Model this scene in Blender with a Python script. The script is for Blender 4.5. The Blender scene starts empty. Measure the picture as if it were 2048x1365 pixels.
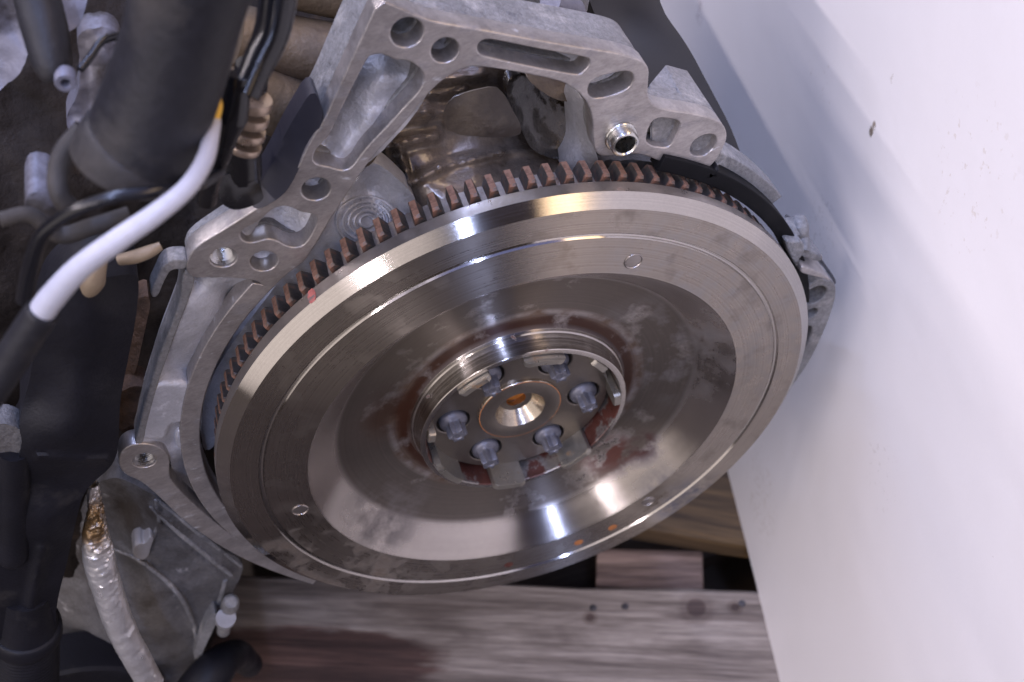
import bpy, bmesh, math, random
import numpy as np
from mathutils import Matrix, Vector, noise
from mathutils.geometry import delaunay_2d_cdt
random.seed(7)
S = bpy.context.scene
COL = S.collection

# ------------------------------------------------------------------ camera
RC = np.array([[0.95152272, 0.29085104, -0.10005087], [-0.28681471, 0.72154427, -0.63016759], [-0.11109377, 0.62831484, 0.76998612]])
CC = np.array([-0.04609071, -0.28621393, 0.42227523]); FPX = 2128.41277
cam = bpy.data.cameras.new('camera'); co = bpy.data.objects.new('camera', cam); COL.objects.link(co)
m = Matrix.Identity(4)
for i in range(3):
    for j in range(3): m[i][j] = RC[i, j]
    m[i][3] = CC[i]
co.matrix_world = m
cam.sensor_width = 36; cam.lens = 36 * FPX / 2048; cam.clip_start = .01; cam.clip_end = 50
cam.dof.use_dof = True; cam.dof.focus_distance = .44; cam.dof.aperture_fstop = 11
S.camera = co

# ------------------------------------------------------------------ light (indoor workshop: ceiling tubes, a warm lamp and added fills)
w = bpy.data.worlds.new('World'); S.world = w; w.use_nodes = True
w.node_tree.nodes['Background'].inputs[0].default_value = (.42, .30, .24, 1)
w.node_tree.nodes['Background'].inputs[1].default_value = .12
def area(name, loc, target, sx, sy, power, col, up=(0, 1, 0)):
    l = bpy.data.lights.new(name, 'AREA'); l.shape = 'RECTANGLE'; l.size = sx; l.size_y = sy; l.energy = power; l.color = col
    o = bpy.data.objects.new(name, l); COL.objects.link(o)
    z = (Vector(loc) - Vector(target)).normalized(); x = Vector(up).cross(z)
    if x.length < 1e-4: x = Vector((1, 0, 0))
    x.normalize(); y = z.cross(x)
    mm = Matrix((x, y, z)).transposed().to_4x4(); mm.translation = Vector(loc); o.matrix_world = mm
    return o
area('ceiling_tube', (-.03, -1.0, 1.9), (-.03, -1.0, 0), .05, 8.0, 118, (.50, .60, 1.0))
area('ceiling_tube_left', (-1.75, -1.2, 1.9), (-1.0, -1.2, 0), .055, 7.6, 104, (1.0, .90, .96))
area('warm_ceiling_lamp', (1.50, -1.2, 1.85), (.9, -1.2, 0), .62, 4.8, 44, (1.0, .72, .46))
area('ceiling_bounce', (0, 0, 2.8), (0, 0, 0), 4.5, 4.5, 40, (.38, .45, 1.0))
area('rear_fill', (.3, 2.6, 2.0), (0, 0, 0), 3.2, 1.5, 16, (1.0, .92, .94))  # fill added behind the engine to brighten sleeve and casting tops, no real window
area('front_left_fill', (-2.3, -2.0, 1.5), (.2, 0, 0), 5.0, 3.6, 70, (1.0, .89, .87))  # broad soft fill added for panel and engine, not an actual window
S.view_settings.view_transform = 'Standard'; S.view_settings.look = 'None'; S.view_settings.exposure = 0; S.view_settings.gamma = 1

# ------------------------------------------------------------------ helpers
def ray(px, py): return RC @ np.array([(px - 1024) / FPX, -(py - 682.5) / FPX, -1.0])
def U(px, py, y):
    d = ray(px, py); return CC + d * ((y - CC[1]) / d[1])
def UZ(px, py, z):
    d = ray(px, py); return CC + d * ((z - CC[2]) / d[2])
def dist(P): return float(-(RC.T @ (np.asarray(P) - CC))[2])
def link(name, me, mat=None, parent=None, smooth=None, label=None):
    o = bpy.data.objects.new(name, me); COL.objects.link(o)
    if mat is not None and len(me.materials) == 0:
        for mm in (mat if isinstance(mat, (list, tuple)) else [mat]): me.materials.append(mm)
    if smooth is not None:
        me.polygons.foreach_set('use_smooth', [True] * len(me.polygons))
        me.set_sharp_from_angle(angle=math.radians(smooth))
    if parent is not None:
        o.parent = parent; o.matrix_parent_inverse = WM[parent.name].inverted()
    WM[o.name] = Matrix.Identity(4)
    if label: o['label'] = label
    return o
WM = {}
def thing(name, loc, label, cat, group=None):
    o = bpy.data.objects.new(name, None); COL.objects.link(o); o.location = loc; o.empty_display_size = .05
    o['label'] = label; o['category'] = cat
    if group: o['group'] = group
    WM[o.name] = Matrix.Translation(loc); return o
def mesh(vs, fs):
    me = bpy.data.meshes.new('m'); me.from_pydata([tuple(map(float, v)) for v in vs], [], [tuple(f) for f in fs]); me.validate(); me.update(); return me
def chaikin(pts, n=2, closed=True):
    p = [np.asarray(q, float) for q in pts]
    for _ in range(n):
        r = []
        for i in range(len(p)):
            a, b = p[i], p[(i + 1) % len(p)]
            r += [a * .78 + b * .22, a * .22 + b * .78]
        p = r
    return p
def catmull(pts, n=6):
    p = [np.asarray(q, float) for q in pts]; p = [2 * p[0] - p[1]] + p + [2 * p[-1] - p[-2]]; out = []
    for i in range(1, len(p) - 2):
        for k in range(n):
            t = k / n; a, b, c, d = p[i-1], p[i], p[i+1], p[i+2]
            out.append(.5 * ((2*b) + (-a + c) * t + (2*a - 5*b + 4*c - d) * t*t + (-a + 3*b - 3*c + d) * t**3))
    out.append(p[-2]); return out
def pxpoly(pts, y, n=2):
    return [(q[0], q[2]) for q in (U(a[0], a[1], y) for a in chaikin(pts, n))]
def circ(cx, cz, r, n=40): return [(cx + r * math.cos(2*math.pi*i/n), cz + r * math.sin(2*math.pi*i/n)) for i in range(n)]
def pxcirc(px, py, hw, y, n=40):
    a, b = U(px - hw, py, y), U(px + hw, py, y); c = (a + b) / 2
    return circ(c[0], c[2], float(np.linalg.norm(b - a)) / 2, n)
def prism(outline, holes, y0, y1, bev=.0006, res=2):
    """solid plate between y0 (front) and y1 (back); outline and holes are lists of (x, z)"""
    cu = bpy.data.curves.new('c', 'CURVE'); cu.dimensions = '2D'; cu.fill_mode = 'BOTH'
    for pts in [outline] + list(holes):
        sp = cu.splines.new('POLY'); sp.points.add(len(pts) - 1); sp.use_cyclic_u = True
        for k, (x, z) in enumerate(pts): sp.points[k].co = (x, z, 0, 1)
    cu.extrude = (y1 - y0) / 2 - bev; cu.bevel_depth = bev; cu.bevel_resolution = res; cu.offset = -bev
    o = bpy.data.objects.new('tmp', cu); COL.objects.link(o)
    me = bpy.data.meshes.new_from_object(o.evaluated_get(bpy.context.evaluated_depsgraph_get()))
    bpy.data.objects.remove(o)
    me.transform(Matrix(((1, 0, 0, 0), (0, 0, -1, (y0 + y1) / 2), (0, 1, 0, 0), (0, 0, 0, 1))))
    me.update(); return me
def rbf(ctrl):
    P = np.array([[a / 100, b / 100] for a, b, c in ctrl]); v = np.array([c for a, b, c in ctrl]); n = len(P)
    def ker(d2): return np.where(d2 > 1e-12, .5 * d2 * np.log(np.maximum(d2, 1e-12)), 0)
    K = ker(((P[:, None] - P[None]) ** 2).sum(-1)) + np.eye(n) * 1e-3
    Q = np.c_[np.ones(n), P]; A = np.block([[K, Q], [Q.T, np.zeros((3, 3))]])
    w_ = np.linalg.solve(A, np.r_[v, 0, 0, 0])
    def f(a, b):
        q = np.array([a / 100, b / 100]); return float(ker(((P - q) ** 2).sum(-1)) @ w_[:n] + w_[n] + w_[n+1:] @ q)
    return f
SURF = {}
def relief(name, poly, ctrl, mat, parent, step=9, th=.012, nz=0, ns=60, extra=None, smooth=50, n=2, label=None):
    """a casting surface: outline traced at its place, depth through control points, solid th thick"""
    f = rbf(ctrl) if callable(ctrl) is False else ctrl
    SURF[name] = lambda x, y: f(x, y) + (extra(x, y) if extra else 0)
    pl = [tuple(q) for q in chaikin(poly, n)]
    # resample outline
    b = []
    for i in range(len(pl)):
        p0, p1 = np.array(pl[i]), np.array(pl[(i+1) % len(pl)]); k = max(1, int(np.linalg.norm(p1 - p0) / step))
        for j in range(k): b.append(p0 + (p1 - p0) * j / k)
    xs = [q[0] for q in b]; ys = [q[1] for q in b]
    B = np.array(b); B2 = np.roll(B, -1, 0)
    def inside(x, y):
        c = ((B[:, 1] > y) != (B2[:, 1] > y)); 
        with np.errstate(divide='ignore', invalid='ignore'):
            xi = B[:, 0] + (y - B[:, 1]) * (B2[:, 0] - B[:, 0]) / (B2[:, 1] - B[:, 1])
        return (np.count_nonzero(c & (x < xi)) % 2) == 1
    pts = [Vector(q) for q in b]; nb = len(pts); r_ = 0
    y = min(ys)
    while y < max(ys):
        x = min(xs) + (step / 2 if r_ % 2 else 0)
        while x < max(xs):
            if inside(x, y) and ((B - [x, y]) ** 2).sum(-1).min() > (step * .6) ** 2: pts.append(Vector((x, y)))
            x += step
        y += step * .87; r_ += 1
    res = delaunay_2d_cdt(pts, [], [list(range(nb))], 1, 1e-4)
    v2, fs = res[0], res[2]
    vs = []
    for q in v2:
        d = f(q[0], q[1])
        if extra: d += extra(q[0], q[1])
        P = U(q[0], q[1], d)
        if nz: P[1] += nz * noise.noise(Vector(P) * ns) + nz * .4 * noise.noise(Vector(P) * ns * 3.1)
        vs.append(P)
    fs = [list(t) for t in fs]
    me0 = mesh(vs, fs)
    bm = bmesh.new(); bm.from_mesh(me0); bpy.data.meshes.remove(me0)
    # front faces look to -y
    s = sum(fa.normal.y * fa.calc_area() for fa in bm.faces)
    if s > 0: bmesh.ops.reverse_faces(bm, faces=bm.faces)
    be = [e for e in bm.edges if e.is_boundary]
    if be and th:
        r1 = bmesh.ops.extrude_edge_only(bm, edges=be); nv = [g for g in r1['geom'] if isinstance(g, bmesh.types.BMVert)]
        for v in nv: v.co.y += th
    me = bpy.data.meshes.new(name); bm.to_mesh(me); bm.free()
    return link(name, me, mat, parent, smooth, label)
def tube(path, rad, seg=20, cap=True, wob=0, ws=80):
    """swept tube along world points with a radius at each"""
    P = [Vector(q) for q in path]; n = len(P); vs = []; fs = []
    t0 = (P[1] - P[0]).normalized(); a = t0.orthogonal().normalized()
    for i in range(n):
        t = (P[min(i+1, n-1)] - P[max(i-1, 0)]).normalized(); a = (a - t * a.dot(t)).normalized(); bb = t.cross(a)
        for k in range(seg):
            an = 2 * math.pi * k / seg; d = a * math.cos(an) + bb * math.sin(an); r = rad[i]
            if wob: r *= 1 + wob * noise.noise((P[i] + d * r) * ws)
            vs.append(P[i] + d * r)
    for i in range(n - 1):
        for k in range(seg): fs.append((i*seg + k, i*seg + (k+1) % seg, (i+1)*seg + (k+1) % seg, (i+1)*seg + k))
    if cap: fs += [tuple(range(seg))[::-1], tuple((n-1)*seg + k for k in range(seg))]
    return mesh(vs, fs)
def pxtube(name, pts, mat, parent, n=6, seg=20, wob=0, ws=80, smooth=45, label=None, cap=True):
    """pts: (px, py, y, half width in px)"""
    c = catmull(pts, n); W = []; R = []
    for q in c:
        P = U(q[0], q[1], q[2]); W.append(P); R.append(max(q[3], 1) * dist(P) / FPX)
    return link(name, tube(W, R, seg, cap, wob, ws), mat, parent, smooth, label)
def lathe(prof, seg=180, cx=0, cz=0, close=False, mats=None):
    """profile of (r, y[, slot]) turned about the y axis"""
    vs = []; fs = []; n = len(prof); mi = []
    for q in prof:
        for k in range(seg):
            a = 2 * math.pi * k / seg; vs.append((cx + q[0] * math.cos(a), q[1], cz + q[0] * math.sin(a)))
    for i in range(n - 1):
        for k in range(seg):
            fs.append((i*seg + k, (i+1)*seg + k, (i+1)*seg + (k+1) % seg, i*seg + (k+1) % seg)); mi.append(prof[i][2] if len(prof[i]) > 2 else 0)
    if close:
        fs.append(tuple(range(seg))); mi.append(0)
    me = bpy.data.meshes.new('l'); me.from_pydata(vs, [], fs); me.polygons.foreach_set('material_index', mi); me.update()
    return me
def box_me(x0, x1, y0, y1, z0, z1, bev=.002, seg=2):
    bm = bmesh.new(); bmesh.ops.create_cube(bm, size=1)
    for v in bm.verts: v.co = Vector(((x0+x1)/2 + v.co.x*(x1-x0), (y0+y1)/2 + v.co.y*(y1-y0), (z0+z1)/2 + v.co.z*(z1-z0)))
    if bev: bmesh.ops.bevel(bm, geom=bm.edges[:], offset=bev, segments=seg, affect='EDGES', profile=.6)
    me = bpy.data.meshes.new('b'); bm.to_mesh(me); bm.free(); return me

# ------------------------------------------------------------------ materials
def mat(name, base, metal=0, rough=.5, var=.15, vs=30, bump=.0, bs=400, spots=None, rvar=.1, aniso=0, spec=.5, coat=0, stretch=None, spots2=None, grain=.12, gs=900, tang='Y', turned=0):
    """procedural surface: base colour with mottling, optional stain layers (colour, scale, threshold, softness, metal, rough) and fine relief"""
    m_ = bpy.data.materials.new(name); m_.use_nodes = True; nt = m_.node_tree; N = nt.nodes; L = nt.links
    p = N['Principled BSDF']; tc = N.new('ShaderNodeTexCoord'); mp = N.new('ShaderNodeMapping'); L.new(tc.outputs['Object'], mp.inputs[0])
    if stretch: mp.inputs['Scale'].default_value = stretch
    def noi(scale, det=6, rgh=.6, off=0):
        n_ = N.new('ShaderNodeTexNoise'); n_.inputs['Scale'].default_value = scale; n_.inputs['Detail'].default_value = det; n_.inputs['Roughness'].default_value = rgh
        if off:
            m2 = N.new('ShaderNodeMapping'); m2.inputs['Location'].default_value = (off, off * .7, off * 1.3); L.new(mp.outputs[0], m2.inputs[0]); L.new(m2.outputs[0], n_.inputs['Vector'])
        else: L.new(mp.outputs[0], n_.inputs['Vector'])
        return n_.outputs['Fac']
    def ramp(src, a, b, c0=(0, 0, 0, 1), c1=(1, 1, 1, 1)):
        r_ = N.new('ShaderNodeValToRGB'); r_.color_ramp.elements[0].position = a; r_.color_ramp.elements[1].position = b
        r_.color_ramp.elements[0].color = c0; r_.color_ramp.elements[1].color = c1; L.new(src, r_.inputs[0]); return r_.outputs[0]
    def mixc(f, a, b):
        x = N.new('ShaderNodeMix'); x.data_type = 'RGBA'
        if hasattr(f, 'is_linked'): L.new(f, x.inputs[0])
        else: x.inputs[0].default_value = f
        for s, i in ((a, 6), (b, 7)):
            if isinstance(s, tuple): x.inputs[i].default_value = (*s[:3], 1)
            else: L.new(s, x.inputs[i])
        return x.outputs[2]
    def mixf(f, a, b):
        x = N.new('ShaderNodeMix'); x.data_type = 'FLOAT'; L.new(f, x.inputs[0])
        for s, i in ((a, 2), (b, 3)):
            if isinstance(s, (int, float)): x.inputs[i].default_value = s
            else: L.new(s, x.inputs[i])
        return x.outputs[0]
    n1 = noi(vs)
    lo = tuple(max(0, c * (1 - var)) for c in base); hi = tuple(min(1, c * (1 + var)) for c in base)
    col = ramp(n1, .3, .7, (*lo, 1), (*hi, 1))
    rg = mixf(ramp(noi(vs * 2.3, off=3), .3, .7), max(.02, rough - rvar), min(1, rough + rvar))
    mt = None
    k = 10
    for sp in (spots or []):
        c, sc, th, so, me_, ro = sp[:6]; f = ramp(noi(sc, 8, .62, off=k), th, th + so); k += 7
        if len(sp) > 6:   # ring-limited stain: between radii about the wheel's axis
            f = N_mul(N, L, f, radial_mask(N, L, tc, *sp[6]) if len(sp[6]) == 3 else local_mask(N, L, tc, *sp[6]))
        col = mixc(f, col, c); rg = mixf(f, rg, ro); mt = mixf(f, mt if mt is not None else metal, me_)
    if turned:   # fine concentric tool marks
        s_ = N.new('ShaderNodeSeparateXYZ'); L.new(tc.outputs['Object'], s_.inputs[0]); c_ = N.new('ShaderNodeCombineXYZ'); L.new(s_.outputs[0], c_.inputs[0]); L.new(s_.outputs[2], c_.inputs[2])
        l_ = N.new('ShaderNodeVectorMath'); l_.operation = 'LENGTH'; L.new(c_.outputs[0], l_.inputs[0]); a_ = N.new('ShaderNodeMath'); a_.operation = 'ADD'; L.new(l_.outputs['Value'], a_.inputs[0]); L.new(s_.outputs[1], a_.inputs[1])
        w_ = N.new('ShaderNodeTexNoise'); w_.noise_dimensions = '1D'; w_.inputs['Scale'].default_value = 1100; w_.inputs['Detail'].default_value = 5; w_.inputs['Roughness'].default_value = .7; L.new(a_.outputs[0], w_.inputs['W'])
        t_ = ramp(w_.outputs['Fac'], .3, .7, (1 - turned, 1 - turned, 1 - turned, 1), (1, 1, 1, 1)); x = N.new('ShaderNodeMix'); x.data_type = 'RGBA'; x.blend_type = 'MULTIPLY'; x.inputs[0].default_value = 1
        L.new(col, x.inputs[6]); L.new(t_, x.inputs[7]); col = x.outputs[2]
        q_ = N.new('ShaderNodeMath'); q_.operation = 'MULTIPLY_ADD'; L.new(w_.outputs['Fac'], q_.inputs[0]); q_.inputs[1].default_value = .10; L.new(rg, q_.inputs[2]); rg = q_.outputs[0]
    if grain:
        g = ramp(noi(gs, 3, .7, off=77), .25, .75, (1 - grain, 1 - grain, 1 - grain, 1), (1, 1, 1, 1)); x = N.new('ShaderNodeMix'); x.data_type = 'RGBA'; x.blend_type = 'MULTIPLY'; x.inputs[0].default_value = 1
        L.new(col, x.inputs[6]); L.new(g, x.inputs[7]); col = x.outputs[2]
    L.new(col, p.inputs['Base Color']); L.new(rg, p.inputs['Roughness'])
    if mt is not None: L.new(mt, p.inputs['Metallic'])
    else: p.inputs['Metallic'].default_value = metal
    p.inputs['Specular IOR Level'].default_value = spec; p.inputs['Coat Weight'].default_value = coat; p.inputs['Coat Roughness'].default_value = .12
    if aniso:
        p.inputs['Anisotropic'].default_value = aniso; t = N.new('ShaderNodeTangent'); t.direction_type = 'RADIAL'; t.axis = tang; L.new(t.outputs[0], p.inputs['Tangent']); p.inputs['Anisotropic Rotation'].default_value = .25
    if bump:
        b = N.new('ShaderNodeBump'); b.inputs['Strength'].default_value = 1; b.inputs['Distance'].default_value = bump
        L.new(noi(bs, 5, .6, off=40), b.inputs['Height']); L.new(b.outputs[0], p.inputs['Normal'])
    return m_
def N_mul(N, L, a, b):
    x = N.new('ShaderNodeMath'); x.operation = 'MULTIPLY'; L.new(a, x.inputs[0]); L.new(b, x.inputs[1]); return x.outputs[0]
def local_mask(N, L, tc, x, z, r, soft, y=.01):
    v = N.new('ShaderNodeVectorMath'); v.operation = 'SUBTRACT'; v.inputs[1].default_value = (x, y, z); L.new(tc.outputs['Object'], v.inputs[0])
    ln = N.new('ShaderNodeVectorMath'); ln.operation = 'LENGTH'; L.new(v.outputs[0], ln.inputs[0])
    b = N.new('ShaderNodeMapRange'); L.new(ln.outputs['Value'], b.inputs[0]); b.inputs[1].default_value = r + soft; b.inputs[2].default_value = r - soft; b.interpolation_type = 'SMOOTHSTEP'
    return b.outputs[0]
def radial_mask(N, L, tc, r0, r1, soft):
    s = N.new('ShaderNodeSeparateXYZ'); L.new(tc.outputs['Object'], s.inputs[0])
    c = N.new('ShaderNodeCombineXYZ'); L.new(s.outputs[0], c.inputs[0]); L.new(s.outputs[2], c.inputs[2])
    ln = N.new('ShaderNodeVectorMath'); ln.operation = 'LENGTH'; L.new(c.outputs[0], ln.inputs[0])
    a = N.new('ShaderNodeMapRange'); L.new(ln.outputs['Value'], a.inputs[0]); a.inputs[1].default_value = r0 - soft; a.inputs[2].default_value = r0 + soft; a.interpolation_type = 'SMOOTHSTEP'
    b = N.new('ShaderNodeMapRange'); L.new(ln.outputs['Value'], b.inputs[0]); b.inputs[1].default_value = r1 + soft; b.inputs[2].default_value = r1 - soft; b.interpolation_type = 'SMOOTHSTEP'
    return N_mul(N, L, a.outputs[0], b.outputs[0])

def at_px(px, py, y, r, soft): q = U(px, py, y); return (float(q[0]), float(q[2]), r, soft, y)
M_mach = mat('machined_aluminium', (.45, .42, .405), .75, .38, .2, 70, .00008, 900, rvar=.10, grain=.3, gs=500, stretch=(1, 1, 2.2), spots=[((.26, .25, .26), 55, .56, .16, .5, .6), ((.60, .60, .62), 130, .64, .06, .5, .4)])
M_cast = mat('cast_aluminium', (.50, .50, .53), .40, .44, .22, 50, .0005, 600, rvar=.08, grain=.22, gs=700, spots=[((.74, .74, .78), 90, .62, .10, .3, .45)])
M_castd = mat('dirty_cast_aluminium', (.135, .13, .13), .15, .6, .35, 30, .0006, 500, rvar=.1, grain=.45, gs=600, spots=[((.05, .04, .032), 22, .50, .16, .1, .75), ((.42, .41, .41), 60, .62, .08, .2, .7)])
M_castg = mat('weathered_cast_aluminium', (.27, .265, .265), .3, .62, .22, 50, .0006, 900, grain=.5, gs=520, spots=[((.44, .42, .40), 45, .54, .12, .2, .7), ((.17, .17, .18), 70, .62, .06, .3, .6)])
M_oily = mat('oily_casting', (.25, .20, .16), .35, .22, .3, 22, .0004, 500, rvar=.08, coat=.9, grain=.4, gs=500, spots=[((.035, .026, .018), 16, .52, .14, .1, .22), ((.46, .42, .40), 40, .64, .10, .4, .3), ((.24, .15, .04), 24, .62, .12, .3, .25)])
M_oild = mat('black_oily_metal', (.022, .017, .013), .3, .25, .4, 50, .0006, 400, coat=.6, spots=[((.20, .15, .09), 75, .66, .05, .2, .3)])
M_tan = mat('heat_tinted_iron', (.14, .105, .07), .35, .5, .3, 24, .0006, 300, grain=.3, spots=[((.075, .05, .035), 20, .54, .14, .1, .8)])
M_steel = mat('turned_steel', (.44, .395, .35), 1, .23, .06, 20, turned=.22, rvar=.02, aniso=1, grain=.06, gs=300, spots=[((.42, .40, .385), 110, .46, .22, .85, .38, (.10, .05, .080, .04)), ((.13, .125, .15), 70, .40, .16, .5, .5, at_px(1370, 995, .002, .020, .012)), ((.20, .16, .13), 50, .48, .14, .6, .45, at_px(700, 1110, .0, .05, .02)), ((.30, .265, .23), 60, .54, .16, .9, .33, (.105, .146, .002))])
M_chamf = mat('polished_rim_steel', (.54, .51, .48), 1, .11, .05, 30, turned=.15, rvar=.02, aniso=1)
M_rim = mat('dull_rim_steel', (.34, .31, .29), .9, .34, .2, 45, .0001, 700, spots=[((.22, .10, .06), 90, .66, .05, .2, .7)])
M_dish = mat('stained_steel', (.52, .48, .45), 1, .19, .08, 10, turned=.22, rvar=.02, aniso=1, grain=.08, gs=300, spots=[((.17, .145, .125), 30, .34, .10, .8, .40, (.0645, .0905, .002)), ((.38, .36, .36), 50, .46, .20, .8, .42, (.075, .01, .035, .02)), ((.27, .245, .235), 50, .46, .18, .8, .42, (-.080, -.045, .022, .014)),
    ((.055, .018, .015), 70, .40, .14, .2, .6, at_px(1278, 885, .018, .011, .006)), ((.10, .035, .025), 90, .44, .10, .2, .6, at_px(1215, 905, .019, .014, .008)), ((.075, .045, .032), 34, .30, .22, .5, .42, at_px(800, 830, .019, .020, .010)), ((.10, .095, .12), 60, .40, .18, .6, .5, at_px(1330, 950, .010, .016, .010)), ((.045, .017, .009), 60, .22, .22, .2, .45, (.0535, .0625, .0028)), ((.16, .11, .08), 50, .45, .15, .7, .4, (.060, .0660, .0020))])
M_sleeve = mat('polished_sleeve_steel', (.66, .62, .58), 1, .15, .12, 60, turned=.4, rvar=.03, aniso=1, spots=[((.16, .05, .025), 90, .66, .05, .2, .6)])
M_redrust = mat('red_rust', (.085, .028, .02), .3, .45, .5, 60, .0003, 500, spots=[((.28, .26, .24), 90, .50, .08, .85, .35)])
M_hub = mat('grey_hub_steel', (.20, .175, .15), .85, .36, .14, 40, rvar=.06, aniso=.4)
M_boss = mat('bright_hub_steel', (.50, .44, .36), 1, .25, .12, 60, aniso=.5, rvar=.06, spots=[((.45, .17, .04), 80, .62, .08, .4, .5)])
M_orust = mat('orange_rust', (.62, .20, .02), 0, .75, .25, 200, .0002, 900)
M_rustline = mat('orange_rust_line', (.42, .16, .05), .3, .6, .3, 200)
M_bolt = mat('phosphated_bolt', (.15, .15, .175), .5, .46, .18, 150, .0001, 900, grain=.3, spots=[((.07, .06, .06), 200, .6, .1, .4, .6)])
M_gear = mat('gear_steel', (.30, .25, .215), .5, .5, .3, 150, .0002, 900, spots=[((.16, .07, .035), 120, .58, .1, .2, .75)])
M_tooth = mat('rusty_tooth', (.26, .145, .10), .15, .68, .3, 300, .0002, 1500, grain=.3, spots=[((.13, .065, .045), 240, .56, .12, .2, .75)])
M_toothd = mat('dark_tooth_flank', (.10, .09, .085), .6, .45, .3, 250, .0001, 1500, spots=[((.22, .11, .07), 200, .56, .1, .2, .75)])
M_tab = mat('tab_steel', (.34, .315, .27), .8, .34, .1, 90, spots=[((.30, .19, .10), 90, .62, .08, .5, .5)])
M_plast = mat('black_plastic', (.007, .007, .010), 0, .5, .3, 30, .0002, 600, spec=.2, spots=[((.026, .024, .024), 26, .60, .12, 0, .7)])
M_rubber = mat('dusty_black_rubber', (.015, .015, .019), 0, .50, .3, 14, .0003, 300, spec=.35, grain=.35, gs=300, spots=[((.055, .048, .042), 16, .52, .16, 0, .75), ((.12, .095, .07), 50, .70, .05, 0, .8)])
M_gloss = mat('glossy_black_plastic', (.008, .008, .010), 0, .24, .2, 30, spec=.5)
M_white = mat('white_hose_plastic', (.42, .42, .47), 0, .45, .08, 30, grain=.1, gs=300, spots=[((.36, .33, .31), 60, .64, .1, 0, .6)])
M_yellow = mat('yellow_clip', (.70, .42, .04), 0, .4, .1, 30)
M_clamp = mat('clamp_steel', (.42, .33, .26), .8, .32, .2, 60)
M_beige = mat('beige_bracket', (.26, .20, .135), .2, .5, .3, 40)
M_block = mat('grimy_engine_block', (.016, .012, .010), .1, .7, .6, 18, .0012, 160, spec=.2, grain=.4, spots=[((.06, .038, .022), 18, .60, .10, .1, .7)])
M_rusty = mat('pitted_rusty_iron', (.085, .05, .032), .2, .75, .5, 120, .001, 500)
M_blue = mat('pale_casting', (.17, .17, .21), .3, .5, .3, 30, .0005, 200, spots=[((.04, .035, .035), 26, .5, .1, .2, .7)])
FT_ = U(186, 1030, .014); FOILTOP = (float(FT_[0]), float(FT_[2]))
M_foil = mat('crinkled_foil', (.74, .73, .73), .8, .33, .06, 60, .0005, 300, rvar=.08, spots=[((.16, .10, .045), 50, .36, .10, .7, .35, (*FOILTOP, .014, .008))])
M_zinc = mat('zinc_steel', (.62, .62, .60), 1, .24, .08, 80)
M_zincd = mat('dull_zinc', (.30, .29, .29), .3, .5, .2, 80)
M_thread = mat('thread_steel', (.55, .55, .56), 1, .3, .1, 80)
M_red = mat('red_paint_mark', (.40, .12, .10), 0, .65, .3, 300, spots=[((.24, .20, .19), 300, .54, .08, .6, .5)])
M_black = mat('black_box_plastic', (.045, .042, .042), 0, .5, .2, 20)

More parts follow.
